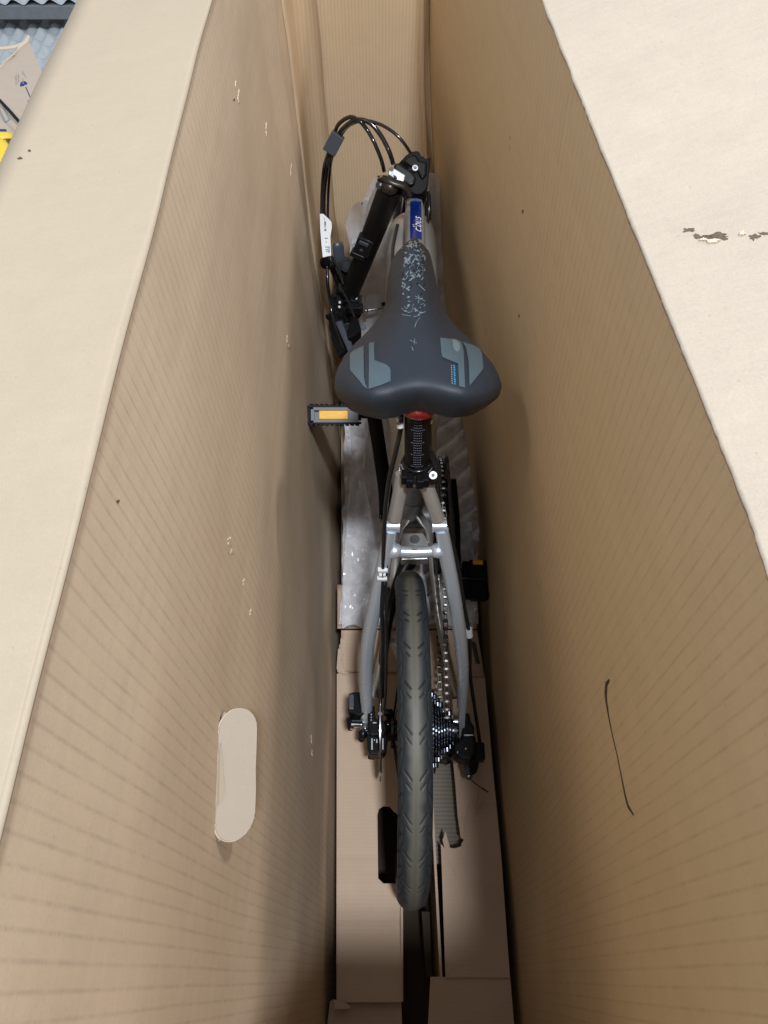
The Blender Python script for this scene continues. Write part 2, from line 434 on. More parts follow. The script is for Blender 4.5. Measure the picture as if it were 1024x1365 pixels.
for (px, py, a, b) in [(680,184,.0012,.004),(679,197,.0008,.0045)]:
    p, n_ = hit(BR, px, py)
    c2 = MB().prism([(.0, p.y-a, p.z),(.0, p.y, p.z+b),(.0, p.y+a, p.z),(.0, p.y+a*.2, p.z-b)], (.3,0,0)).build('cutter', M['torn']); cuts.append(c2)
for c in cuts: boolean_cut(rw_, c)
bake(rw_, cuts)
# added unseen sheets behind the right wall that keep its cuts dark
def backing_sheet(name, fn, dx, y0, y1, z0, z1):
    G = [[(fn(lerp(y0,y1,i/20), lerp(z0,z1,j/12))+dx, lerp(y0,y1,i/20), lerp(z0,z1,j/12)) for j in range(13)] for i in range(21)]
    return MB().grid(G).build(name, M['wall_right'], box, solid=.002)
backing_sheet('cut_backing', xr, .012, -.05, .35, .55, 1.15)
backing_sheet('cut_backing', xr, .012, .55, .95, .75, 1.1)

# far end wall (with its vertical double crease beside the right corner)
G = []
NB = 60
for j in range(81):
    z = ZR*j/80; a = xl(YB, z); b = xr(YB, z); row = []
    for i in range(NB+1):
        t = i/NB; x = lerp(a, b, t)
        y = YB + .006*nzz(x, 5.1, z, 4)
        dr = b - x
        y -= .010*math.exp(-((dr-.012)/.004)**2)
        y -= .006*math.exp(-((x-a-.03)/.006)**2)
        row.append((x, y, z))
    G.append(row)
MB().grid(G).build('end_wall', M['end'], box, solid=.004)
# corner strip of the joint folded over the far left corner
G = []
for j in range(61):
    z = ZR*j/60; a = xl(YB, z)
    G.append([(xl(y, z)+.0015+.0008*nzz(y, z, 3, 12), y, z) for y in (1.10+.004*nzz(1, z, 2, 9), 1.12, 1.14, 1.18, 1.2)] + [(a+.020, 1.232, z), (a+.034+.004*nzz(2, z, 1, 6), 1.243, z)])
MB().grid(G).build('glue_tab', M['end'], box, solid=.003)
# near end wall, out of frame
G = [[(lerp(xl(YN,z), xr(YN,z), i/8), YN, z) for i in range(9)] for z in np.linspace(0, ZR, 9)]
MB().grid(G).build('end_wall', M['end'], box, solid=.004)
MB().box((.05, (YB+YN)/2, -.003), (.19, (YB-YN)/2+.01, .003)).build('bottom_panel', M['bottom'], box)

# flaps
def flapL(u, y):
    # u: distance from the fold line
    r = .0012; base = xl(y, ZR); droop = R(11)
    if u < .0022:
        a = u/.0022*(math.pi/2 + droop) ; return (base - r + r*math.cos(a) , y, ZR + r*math.sin(a))
    a = math.pi/2 + droop; x0 = base - r + r*math.cos(a); z0 = ZR + r*math.sin(a)
    d = u-.0022
    return (x0 - d*math.cos(droop) , y, z0 - d*math.sin(droop) + .003*nzz(u, y, 3, 5))
us = [0,.0005,.0011,.0016,.0022,.0032,.0045,.007,.010,.014,.02,.03,.045,.06,.08,.10,.115,.133]
G = [[flapL(u, lerp(YN, 1.05, i/120)) for u in us] for i in range(121)]
MB().grid(G).build('top_flap', M['flap'], box, solid=.003, auto=False)
def flapR(u, y):
    a = R(22); rg = .0006*nzz(1, y, 0, 190) + .0007*nzz(7, y, 0, 40)
    x0 = xr_top(y) - .004 + (rg if u < .001 else 0)
    bend = 0.02*math.exp(-((y-.543)/.006)**2)*.04
    return (x0 + u*math.cos(a), y, ZR + .0065 + u*math.sin(a) + .004*nzz(u, y, 8, 4)*min(1, u*20) - bend)
us = [0,.002,.004,.008,.014,.02] + [.03+.01*k for k in range(30)]
G = [[flapR(u, lerp(YN, 1.2, i/400)) for u in us] for i in range(401)]
BFR = bvh_of(G)
MB().grid(G).build('top_flap', M['flap_right'], box, solid=.005)
BFL = bvh_of([[flapL(u, lerp(YN, 1.05, i/120)) for u in [0,.003,.006,.009,.012,.03,.06,.1365]] for i in range(121)])
# creases pressed in the right side: a shallow ridge down the wall
pth = []
for (px, py) in [(758,124),(752,160),(745,210),(738,262),(731,310),(725,352),(720,388)]:
    p, n_ = hit(BR, px, py); pth.append(p - n_*.0006)
# (built as a thin raised fold)
MB().tube(smooth_path(pth, 5), .0011, 6).build('pressed_crease', M['wall_right'], box)

# scuffs and tears -------------------------------------------------
def ragged(bv, cx, cy, w_, h_, n=22, off=.0006, rough=.6):
    c, nr = hit(bv, cx, cy)
    pts = []
    for k in range(n):
        a = 2*math.pi*k/n; rr = 1 + (rnd()-.5)*2*rough
        p, _ = hit(bv, cx + w_*.5*rr*math.cos(a), cy + h_*.5*rr*math.sin(a))
        pts.append(p + nr*off)
    return pts, nr
def scar(bv, cx, cy, w_, h_, m_='dark_hole', off=.0003, parent=box, name='tear'):
    pts, nr = ragged(bv, cx, cy, w_, h_, off=off)
    return MB().prism(pts, -nr*.0012).build(name, M[m_], parent, smooth=False)
for a in [(917,311,14,5),(928,318,8,6),(934,321,10,4),(944,321,18,4),(955,318,22,6),(962,321,14,7),(1006,320,11,8),(1018,316,14,3)]:
    scar(BFR, *a, off=.0028)
for a in [(951,327,16,4),(938,325,8,3),(989,317,8,5)]:
    scar(BFR, *a, m_='torn', off=.0036, name='torn_fibre')
for a in [(318,128,3,16),(314,112,2,9),(355,172,2,16),(388,228,2,18),(385,462,7,6),(383,452,2,10),(306,722,6,14),(309,735,5,8),(325,776,3,8),(334,816,5,8),(415,985,1.5,10),(416,1003,1.5,8)]:
    scar(BL, a[0], a[1], a[2]*.75, a[3]*.75, m_='torn', off=.0006, name='torn_fibre')
for a in [(157,668,3,6),(312,133,2,3)]: scar(BL, *a)
for a in [(29,214,5,2),(41,204,3,2)]: scar(BFL, *a, off=.0023)
for a in [(697,282,2,5),(692,421,1.5,4)]: scar(BR, *a)

# ================================================================ CARDBOARD INSERT on the box floor
ins = thing('cardboard_insert', 'brown slotted cardboard insert tray under the rear wheel on the box floor', 'packaging insert', (.05, .2, 0))
ZI = .15
def strip(name, pxs, z, th=.005, m_='insert', bev=.0008):
    return MB().prism([P(x, y, z) for x, y in pxs], (0, 0, -th)).build(name, M[m_], ins, smooth=False, bev=bev)
def panel(name, pxs, z, wave=.0015, m_='insert', cutters=(), dz=None):
    # subdivided, slightly wavy sheet bounded by the polygon: left edge list & right edge list by py
    Lx, Rx, y0, y1 = pxs
    G = []
    for i in range(91):
        py = lerp(y0, y1, i/90); a = interp(py, *Lx); b = interp(py, *Rx)
        row = []
        for j in range(17):
            px = lerp(a, b, j/16); p = P(px, py, z); p.z += wave*nzz(p.x, p.y, 1, 14) + (dz(px, py) if dz else 0)
            row.append(tuple(p))
        G.append(row)
    mb = MB(); n0 = 0; a = len(G); b = len(G[0]); mb.grid(G); n = len(mb.V); mb.grid([[(p[0], p[1], p[2]-.004) for p in r] for r in G])
    e = lambda i, j: i*b+j
    for i in range(a-1): mb.F += [(e(i,0), e(i+1,0), e(i+1,0)+n, e(i,0)+n), (e(i,b-1), e(i,b-1)+n, e(i+1,b-1)+n, e(i+1,b-1))]
    for j in range(b-1): mb.F += [(e(0,j), e(0,j)+n, e(0,j+1)+n, e(0,j+1)), (e(a-1,j), e(a-1,j+1), e(a-1,j+1)+n, e(a-1,j)+n)]
    o = mb.build(name, M[m_], ins)
    if cutters:
        for c in cutters: boolean_cut(o, c)
        bake(o, list(cutters))
    return o
def crease(c, d, w_): return lambda px, py: sum(-dd*math.exp(-((py-cc)/w_)**2) for cc, dd in zip(c, d))
def hole(pxs, z=ZI): return MB().prism([P(x, y, z+.03) for x, y in pxs], (0, 0, -.08)).build('cutter', M['torn'])
lh = hole([(503,1082),(505,1074),(511,1070),(520,1071),(526,1078),(532,1082),(534,1170),(531,1175),(511,1175),(504,1168)])
panel('side_panel', (([897,1335],[451,450]), ([897,1100,1230,1330],[538,536,533,535]), 897, 1336), ZI, cutters=[lh], dz=lambda px, py: -.0025*math.exp(-((py-1139)/3)**2) + .003*math.exp(-((py-1236)/5)**2) - .002*math.exp(-((py-1212)/3)**2))
rh = hole([(575,1005),(600,1003),(606,1010),(609,1040),(612,1080),(616,1112),(621,1116),(617,1121),(618,1126),(606,1130),(597,1131),(590,1122),(580,1124),(574,1090)])
panel('side_panel', (([900,1000,1130,1303],[572,574,588,594]), ([900,1000,1150,1303],[646,655,669,680]), 902, 1303), ZI, cutters=[rh], wave=.003, dz=lambda px, py: .004*math.exp(-((px-642)**2+(py-1075)**2)/260.)*math.sin((px+py)*.35))
# torn flap edge beside the right slot
mb = MB(); ptsr = [(590,1120),(594,1108),(598,1122),(600,1130),(606,1131),(618,1127),(624,1140),(612,1150),(603,1160),(600,1150),(595,1140)]
mb.prism([P(x, y, ZI+.003) for x, y in ptsr], (0,0,-.001)).build('torn_edge', M['insert'], ins, smooth=False)
for (a, b, c, d) in [(618,1112,627,1062),(627,1060,634,1085),(640,1048,632,1078),(652,1052,628,1090),(604,1150,606,1164)]:
    p, q = P(a, b, ZI+.001), P(c, d, ZI+.001)
    MB().tube([p, (p+q)/2 + Vector((0,0,.0012)), q], [.0004,.0018,.0004], 6).build('crumple_fold', M['insert'], ins)
# inner leaf seen through the right slot, and lining under the left slot
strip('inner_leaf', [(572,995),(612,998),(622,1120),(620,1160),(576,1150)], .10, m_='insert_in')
# slot walls going down beside the wheel
def vwall(name, p1, p2, z1=ZI-.003, z0=0.0, th=.004, m_='insert'):
    a = P(*p1, z1); b = P(*p2, z1); d = (b-a).normalized(); n = Vector((-d.y, d.x, 0))*th
    MB().prism([a, b, b+Vector((0,0,z0-z1)), a+Vector((0,0,z0-z1))], n).build(name, M[m_], ins, smooth=False)
vwall('slot_side', (534,898), (534,1335)); vwall('slot_side', (590,1303), (574,1000)); vwall('outer_side', (452,1335), (452,898)); vwall('outer_side', (679,1303), (645,903))
# lower end pieces
panel('end_panel', (([1300,1420],[574,568]), ([1300,1420],[680,690]), 1302, 1420), ZI-.006)
panel('end_panel', (([1336,1420],[440,430]), ([1336,1420],[535,538]), 1334, 1420), ZI-.02)
strip('torn_corner', [(443,1332),(446,1337),(444,1346),(466,1345),(468,1342),(461,1336),(450,1333)], ZI+.004, th=.002)
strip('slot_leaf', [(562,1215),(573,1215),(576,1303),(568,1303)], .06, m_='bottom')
# far cross block: raised face with tabs
def face(name, quad, z1, y_shift=0, m_='insert'):
    pass
def block_pt(px, py):
    # the sloping face rises from the crease line (py ~ 897) to its top edge (py ~ 840)
    t = (897-py)/57.; return P(px, py, ZI + .004 + .05*t)
G = [[block_pt(lerp(452+ (3 if i<5 else 0), 545, j/12), lerp(840, 896, i/14)) for j in range(13)] for i in range(15)]
MB().grid(G).build('cross_panel', M['insert'], ins, solid=.004)
G = [[block_pt(lerp(572, lerp(636, 646, i/14), j/12), lerp(840, 903, i/14)) for j in range(13)] for i in range(15)]
MB().grid(G).build('cross_panel', M['insert'], ins, solid=.004)
MB().prism([block_pt(x, y)+Vector((0,0,.004)) for x, y in [(454,852),(463,853),(460,874),(454,873)]], (0,0,-.003)).build('lock_tab', M['insert'], ins, smooth=False, bev=.0006)
MB().prism([block_pt(x, y)+Vector((0,0,.006)) for x, y in [(451,866),(457,868),(456,880),(451,884),(449,893),(460,897),(470,899),(459,900),(450,897)]], (0,0,-.002)).build('torn_fibre', M['insert'], ins, smooth=False)
MB().prism([block_pt(x, y)+Vector((0,0,.005)) for x, y in [(628,856),(634,858),(640,886),(634,885)]], (0,0,-.003)).build('tab_slot', M['dark_hole'], ins, smooth=False)
mb = MB()
G = [[P(lerp(450,545,j/12), lerp(838, 780, i/6), ZI+.054) for j in range(13)] for i in range(7)]
MB().grid(G).build('cross_panel', M['insert'], ins, solid=.004)
G = [[P(lerp(572,636,j/12), lerp(838, 780, i/6), ZI+.054) for j in range(13)] for i in range(7)]
MB().grid(G).build('cross_panel', M['insert'], ins, solid=.004)
# pinkish floor board further back
bb = MB().grid([[P(lerp(455, 640, j/10), lerp(780, 470, i/20), .12) for j in range(11)] for i in range(21)]).build('base_panel', M['insert'], ins, solid=.004)

# ================================================================ AIR CUSHION FILM
def film_pt(u, v):
    # u 0 (near, py 835) .. 1 (top at end wall, py 245); v 0 left .. 1 right
    if u < .62:
        py = lerp(838, 470, u/.62); L_ = interp(py, [470,560,640,700,780,838],[458,459,460,458,456,452]); R_ = interp(py, [470,560,600,640,700,760,838],[640,628,632,636,640,634,636]); z = interp(py, [470,560,838], [.28,.205,.215])
    else:
        t = (u-.62)/.38; py = lerp(470, 248, t)
        L_ = interp(py, [248,262,290,305,330,400,470],[498,490,470,460,466,470,458]); R_ = interp(py, [248,290,330,400,430,470],[584,592,600,612,625,640]); z = interp(py, [248,300,350,400,470], [.70,.615,.53,.435,.20+.08])
    rag = 3.0*noise.noise(Vector((u*22, v*2, 1)))*(abs(v-.5)*2)**6
    px = lerp(L_, R_, v) + rag*(1 if v > .5 else -1)
    p = P(px, py, z)
    # diagonal pillows
    s = (p.y*.80 - (p.x-.05)*.75) if p.x > .03 else (p.y*.18 + p.x*1.0)
    per = .042 if p.x > .03 else .034
    ph = (s/per) % 1.0
    hgt = (.030 if p.x > .03 else .020)*abs(math.sin(math.pi*ph))**.55
    cr = .006*abs(noise.noise(Vector((p.x*14, p.y*6, 2)))) + .003*max(0, 1-9*abs(noise.noise(Vector((p.x*22, p.y*14, 5)))))
    e = min(v, 1-v)
    crk = .010*(1-sstep(0, .12, e))*noise.noise(Vector((p.x*60, p.y*80, 9)))
    return p + Vector((0, 0, hgt*.8 + cr + crk))
NU, NV = 260, 110
G = [[film_pt(i/NU, j/NV) for j in range(NV+1)] for i in range(NU+1)]
film = MB().grid(G).build('air_cushion_film', M['film'], auto=False)
tag(film, 'crumpled clear plastic air cushion film lying beneath the bicycle', 'plastic film')
# a second limp layer along the left side and a shiny tip below the left stay
def crumple(pxL, pxR, py0, py1, z0, z1, seed, nu=60, nv=26, amp=.016):
    G = []
    for i in range(nu+1):
        t = i/nu; py = lerp(py0, py1, t); row = []
        for j in range(nv+1):
            v = j/nv; a = interp(t, *pxL); b = interp(t, *pxR)
            p = P(lerp(a, b, v), py, lerp(z0, z1, t))
            p.z += amp*abs(noise.noise(Vector((p.x*30+seed, p.y*22, seed)))) + .006*noise.noise(Vector((p.x*90, p.y*70, seed)))
            row.append(p)
        G.append(row)
    return G
f2 = MB(); f2.grid(crumple(([0,.3,.6,1],[456,458,463,470]), ([0,.25,.5,.8,1],[500,512,498,486,488]), 838, 585, .235, .25, 3.1, amp=.03))
f2.build('film_fold', M['film'], film, auto=False)
f3 = MB(); f3.grid(crumple(([0,1],[466,500]), ([0,1],[500,508]), 345, 250, .56, .72, 7.7, 70, 40, .045)); f3.build('film_fold', M['film'], film, auto=False)
f4 = MB(); f4.grid(crumple(([0,.5,1],[530,505,500]), ([0,.5,1],[545,548,545]), 885, 770, .26, .26, 5.2, 50, 26, .03)); f4.build('film_fold', M['film'], film, auto=False)
f5 = MB(); f5.grid(crumple(([0,1],[612,600]), ([0,.3,1],[630,636,628]), 842, 700, .24, .26, 9.2, 50, 22, .03)); f5.build('film_fold', M['film'], film, auto=False)

# ================================================================ BICYCLE
AX = Vector((.050, .344, .265)); WX = .0415
bike = thing('folding_bicycle', 'silver folding bicycle with black saddle standing in the cardboard box', 'bicycle', (WX, .344, .0))

# --- rear wheel
RW = .262
rimb = MB()
def lathe_x(mb, cx, prof, n=96, c=AX):
    vs = []; fs = []; m = len(prof)
    for i in range(n):
        a = 2*math.pi*i/n
        for (dx, r) in prof: vs.append((cx+dx, c.y + r*math.cos(a), c.z + r*math.sin(a)))
    for i in range(n):
        i2 = (i+1) % n
        for j in range(m-1): fs.append((i*m+j, i2*m+j, i2*m+j+1, i*m+j+1))
    return mb.add(vs, fs)
lathe_x(rimb, WX, [(-.011,.222),(-.0125,.210),(-.010,.204),(0,.200),(.010,.204),(.0125,.210),(.011,.222),(-.011,.222)])
rim = rimb.build('rear_wheel', M['black_gloss'], bike)
# tyre with moulded tread
NT, NWD = 1400, 72
th = np.linspace(0, 2*np.pi, NT, endpoint=False); wv = np.linspace(-1, 1, NWD)
TH, WV = np.meshgrid(th, wv, indexing='ij')
PHI = WV*math.radians(128)
rt = .0236
REP = 28
S = (TH/(2*np.pi)*REP) % 1.0
wa = np.abs(WV); lat = wa*.0236*math.radians(128)    # metres from centre line
circ = 2*np.pi*RW/REP
sl = S*circ
def dash(c0, l0, c1, l1, wid):
    # groove from (c0 along, l0 lateral) to (c1, l1)
    best = np.zeros_like(S)
    for sh in (-circ, 0, circ):
        ax, ay = c0+sh, l0; bx, by = c1+sh, l1
        dx, dy = bx-ax, by-ay; t = np.clip(((sl-ax)*dx + (lat-ay)*dy)/(dx*dx+dy*dy), 0, 1)
        d = np.hypot(sl-(ax+t*dx), lat-(ay+t*dy)); best = np.maximum(best, np.clip(1.25 - d/wid, 0, 1))
    return best
groove = np.maximum.reduce([dash(.005,.0165,.017,.0062,.0016), dash(.022,.0130,.029,.0068,.0014), dash(.036,.022,.046,.030,.0013), dash(.010,.026,.020,.034,.0013)])
groove = np.maximum(groove, np.clip(1.2-np.abs(lat)/.0007, 0, 1)*.7)
wavec = .0205 + .0035*np.sin(2*np.pi*S*1.0 + 1.0) + .0012*np.sin(4*np.pi*S)
groove = np.maximum(groove, np.clip(1.2-np.abs(lat-wavec)/.0011, 0, 1)*.8)
wave2 = .0285 + .0025*np.sin(2*np.pi*S + 2.2)
groove = np.maximum(groove, np.clip(1.2-np.abs(lat-wave2)/.0010, 0, 1)*.6)
rr = rt - .0016*groove
# slightly squared crown
xx = WX + rr*np.sin(PHI)*1.0
rad = (RW-rt) + rr*np.cos(PHI) - .0012*np.exp(-(WV/.10)**2)*0
Y = AX.y + rad*np.cos(TH); Z = AX.z + rad*np.sin(TH)
V = np.stack([xx, Y, Z], -1).reshape(-1, 3)
I, J = np.meshgrid(np.arange(NT), np.arange(NWD-1), indexing='ij'); I2 = (I+1) % NT
Fq = np.stack([I*NWD+J, I2*NWD+J, I2*NWD+J+1, I*NWD+J+1], -1).reshape(-1, 4)
me = bpy.data.meshes.new('tyre'); me.from_pydata(V.tolist(), [], Fq.tolist())
me.polygons.foreach_set('use_smooth', [True]*len(me.polygons))
at = me.attributes.new('groove', 'FLOAT', 'POINT'); at.data.foreach_set('value', groove.reshape(-1).astype(np.float32))
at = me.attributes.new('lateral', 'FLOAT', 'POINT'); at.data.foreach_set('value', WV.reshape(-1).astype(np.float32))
tm = bpy.data.materials.new('tyre_rubber'); tm.use_nodes = True; nt = tm.node_tree; L = nt.links; b = nt.nodes['Principled BSDF']
b.inputs['Roughness'].default_value = .55; b.inputs['Specular IOR Level'].default_value = .6
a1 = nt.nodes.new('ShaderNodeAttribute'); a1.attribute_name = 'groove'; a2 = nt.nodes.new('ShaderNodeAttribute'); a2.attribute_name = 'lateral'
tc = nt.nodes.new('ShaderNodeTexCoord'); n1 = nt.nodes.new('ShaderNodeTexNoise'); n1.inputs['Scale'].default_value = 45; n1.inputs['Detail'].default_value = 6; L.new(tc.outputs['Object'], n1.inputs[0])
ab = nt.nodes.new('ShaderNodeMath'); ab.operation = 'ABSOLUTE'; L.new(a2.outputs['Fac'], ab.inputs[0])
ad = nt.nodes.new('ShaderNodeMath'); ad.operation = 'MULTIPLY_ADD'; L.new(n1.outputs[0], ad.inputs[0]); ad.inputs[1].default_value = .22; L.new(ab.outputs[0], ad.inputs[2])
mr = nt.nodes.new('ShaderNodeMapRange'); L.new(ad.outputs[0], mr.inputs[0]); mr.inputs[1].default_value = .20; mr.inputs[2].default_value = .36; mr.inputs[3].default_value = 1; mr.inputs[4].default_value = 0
mx = nt.nodes.new('ShaderNodeMix'); mx.data_type = 'RGBA'; mx.inputs[6].default_value = (.032, .040, .048, 1); mx.inputs[7].default_value = (.130, .124, .102, 1); L.new(mr.outputs[0], mx.inputs[0])  # lighter crown band: mostly a painted highlight, plus some dust
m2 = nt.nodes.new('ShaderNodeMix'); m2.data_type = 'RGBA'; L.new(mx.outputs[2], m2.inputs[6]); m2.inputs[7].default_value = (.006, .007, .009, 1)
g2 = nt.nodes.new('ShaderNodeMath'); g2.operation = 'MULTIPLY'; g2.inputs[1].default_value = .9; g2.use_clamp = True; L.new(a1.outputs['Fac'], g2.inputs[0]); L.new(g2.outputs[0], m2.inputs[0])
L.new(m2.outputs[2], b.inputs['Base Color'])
n3 = nt.nodes.new('ShaderNodeTexNoise'); n3.inputs['Scale'].default_value = 700; L.new(tc.outputs['Object'], n3.inputs[0]); bp = nt.nodes.new('ShaderNodeBump'); bp.inputs['Distance'].default_value = .0006; bp.inputs['Strength'].default_value = .4
L.new(n3.outputs[0], bp.inputs['Height']); L.new(bp.outputs[0], b.inputs['Normal'])
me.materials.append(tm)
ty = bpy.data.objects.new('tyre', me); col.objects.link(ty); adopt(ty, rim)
# hub, spokes
hub = MB(); hub.cyl((WX-.040, AX.y, AX.z), (WX+.035, AX.y, AX.z), .017, n=24); hub.cyl((WX-.030, AX.y, AX.z), (WX-.026, AX.y, AX.z), .029, n=24); hub.cyl((WX+.020, AX.y, AX.z), (WX+.024, AX.y, AX.z), .029, n=24)
hub.cyl((-.040, AX.y, AX.z), (.140, AX.y, AX.z), .005, n=12)
hub.build('hub', M['black_gloss'], rim)
for k in range(28):
    a = 2*math.pi*k/28; sd = -1 if k % 2 else 1; a2_ = a + .5*(1 if (k//2) % 2 else -1)
    p = Vector((WX+sd*.026, AX.y+.026*math.cos(a2_), AX.z+.026*math.sin(a2_))); q = Vector((WX, AX.y+.203*math.cos(a), AX.z+.203*math.sin(a)))
    MB().cyl(p, q, .0011, n=6).build('spoke', M['spoke'], rim)

# --- brake rotor
rx = -.006
rb = MB(); lathe_x(rb, rx, [(-.0010,.064),(-.0010,.080),(.0010,.080),(.0010,.064),(-.0010,.064)], 64)
for k in range(6):
    a = k*math.pi/3; rb.tube([(rx, AX.y+.016*math.cos(a), AX.z+.016*math.sin(a)), (rx, AX.y+.066*math.cos(a+.4), AX.z+.066*math.sin(a+.4))], .0035, 6)
rb.build('brake_rotor', M['chrome'], bike)

# --- cassette
cas = MB(); cas.cyl((.074, AX.y, AX.z), (.118, AX.y, AX.z), .020, n=24); caso = cas.build('cassette', M['black_metal'], bike)
rs = [.074, .066, .058, .051, .045, .040, .036, .032]
for k, r_ in enumerate(rs):
    x0 = .0765 + k*.0049; teeth = int(2*math.pi*r_/.0127); vs = []
    prof = []
    for t in range(teeth):
        for f_, rr_ in ((0, r_-.0035), (.3, r_+.001), (.5, r_+.001), (.8, r_-.0035)):
            a = 2*math.pi*(t+f_)/teeth; prof.append((x0-.0009, AX.y+rr_*math.cos(a), AX.z+rr_*math.sin(a)))
    g = MB(); g.prism(prof, (.0018, 0, 0))
    nb = max(6, int(r_*180))
    for t in range(nb):      # rivet studs catch the light
        a = 2*math.pi*(t+.3*k)/nb; g.cyl((x0+.0009, AX.y+r_*.80*math.cos(a), AX.z+r_*.80*math.sin(a)), (x0+.0024, AX.y+r_*.80*math.cos(a), AX.z+r_*.80*math.sin(a)), .0022, n=6)
    g.build('sprocket', M['sprocket'], caso, smooth=False)

# --- bottom bracket, chainring
BB = Vector((.048, .695, .365))
cr = MB(); RC = .102; CX = .098; teeth = 52; prof = []
for t in range(teeth):
    for f_, rr_ in ((0, RC-.004), (.3, RC+.001), (.5, RC+.001), (.8, RC-.004)):
        a = 2*math.pi*(t+f_)/teeth; prof.append((CX-.0015, BB.y+rr_*math.cos(a), BB.z+rr_*math.sin(a)))
cr.prism(prof, (.003, 0, 0)); chr_ = cr.build('chainring', M['black_metal'], bike, smooth=False)
g = MB(); lathe_x(g, CX+.008, [(0,.070),(-.001,.108),(.004,.110),(.005,.070),(0,.070)], 72, BB); g.build('chain_guard', M['black_gloss'], chr_)
g = MB(); lathe_x(g, CX-.007, [(0,.092),(-.001,.104),(.001,.105),(.0015,.092),(0,.092)], 72, BB); g.build('chain_guard', M['black_gloss'], chr_)
g = MB(); g.cyl((BB.x-.038, BB.y, BB.z), (BB.x+.038, BB.y, BB.z), .022, n=28); g.cyl((BB.x-.055, BB.y, BB.z), (BB.x+.068, BB.y, BB.z), .009, n=16)
g.build('bottom_bracket', M['grey'], bike)
# chain: path of pins
def chain_path():
    pts = []; y2 = AX.y; r2 = .045; z2 = AX.z
    # upper run from sprocket top to ring top
    a = Vector((0, y2+.008, z2+r2)); b_ = Vector((0, BB.y-.045, BB.z+RC-.012))
    d = (b_-a).length; n = int(d/.0127)
    for i in range(n): pts.append((lerp(.1005, CX, i/n), *(a.lerp(b_, i/n))[1:]))
    a0 = math.atan2(b_.z-BB.z, b_.y-BB.y); a1_ = math.atan2(-.085, -.05) 
    arc = a0 - (-2.1); n = int(arc*RC/.0127)
    for i in range(n+1):
        an = a0 - arc*i/n; pts.append((CX, BB.y+RC*math.cos(an), BB.z+RC*math.sin(an)))
    a = Vector((0, pts[-1][1], pts[-1][2])); b_ = Vector((0, y2+.02, .165)); d = (b_-a).length; n = int(d/.0127)
    for i in range(1, n+1): pts.append((lerp(CX, .100, i/n), *(a.lerp(b_, i/n))[1:]))
    return pts
cp = [Vector(p) for p in chain_path()]
pl = MB(); ro = MB()
for i in range(len(cp)-1):
    a, b_ = cp[i], cp[i+1]; d = (b_-a).normalized(); outw = .0034 if i % 2 else .0022
    nrm = Vector((0, -d.z, d.y)); Mx = Matrix((Vector((1,0,0)), d, nrm)).transposed()
    for s_ in (-1, 1):
        c = (a+b_)/2 + Vector((s_*outw, 0, 0)); Lh = (b_-a).length/2
        pl.box(c, (.0005, Lh+.0020, .0030), Mx)
    ro.cyl(a-Vector((.0042,0,0)), a+Vector((.0042,0,0)), .0021, n=8)
    ro.cyl(a-Vector((.0020,0,0)), a+Vector((.0020,0,0)), .0036, n=8)
ch = pl.build('chain', M['chain_plate'], bike, smooth=False)
ro.build('chain_roller', M['roller'], ch); 
for o in (ch,): o['kind'] = 'stuff'
bpy.data.objects['chain_roller']['kind'] = 'stuff'

# --- cranks and pedals
def crank(pts, rs, m_='black_satin'):
    return MB().tube(smooth_path(pts, 6), [r_ for r_ in np.interp(np.linspace(0, 1, (len(pts)-1)*6+1), np.linspace(0, 1, len(rs)), rs)], 14, flat=.7).build('crank_arm', M[m_], bike, seg=2)
crank([P(517, 690, .365), P(514, 655, .40), P(506, 600, .47), P(499, 556, .54), P(496, 545, .556)], [.016,.013,.012,.012,.011])
crank([P(596, 640, .395), P(602, 690, .345), P(605, 740, .27), P(607, 790, .205), P(607, 808, .19)], [.017,.015,.013,.013,.011])
# left pedal: grey platform with amber reflector, toothed black edges
def pedal(c, axd, up, L_, Wd, T, toothed=True):
    # c centre; axd axis direction (unit); up normal
    axd = axd.normalized(); up = (up - axd*up.dot(axd)).normalized(); fw = axd.cross(up)
    Mx = Matrix((axd, fw, up)).transposed()
    cage = MB()
    for s_ in (-1, 1):
        cage.box(c + fw*s_*Wd/2, (L_/2, .0045, T/2), Mx)
        nteeth = 9
        for k in range(nteeth):
            for zz in (-1, 1):
                pos = c + fw*s_*(Wd/2) + axd*((k+.5)/nteeth-.5)*L_ + up*zz*T/2
                cage.box(pos, (L_/nteeth*.28, .0048, .0025), Mx)
    for s_ in (-1, 1): cage.box(c + axd*s_*(L_/2-.004), (.004, Wd/2, T/2*.9), Mx)
    cg = cage.build('pedal', M['black'], bike, smooth=False, bev=.0008)
    body = MB(); body.cyl(c-axd*(L_/2), c+axd*(L_/2), .011, n=16); body.box(c, (L_/2*.9, .012, .006), Mx); body.build('pedal_body', M['pedal_grey'], cg, bev=.001)
    return cg, Mx, axd, fw, up
pc = P(446, 553, .545); a_ = P(411, 553, .552); b_ = P(481, 553, .538)
axd = (b_-a_).normalized()
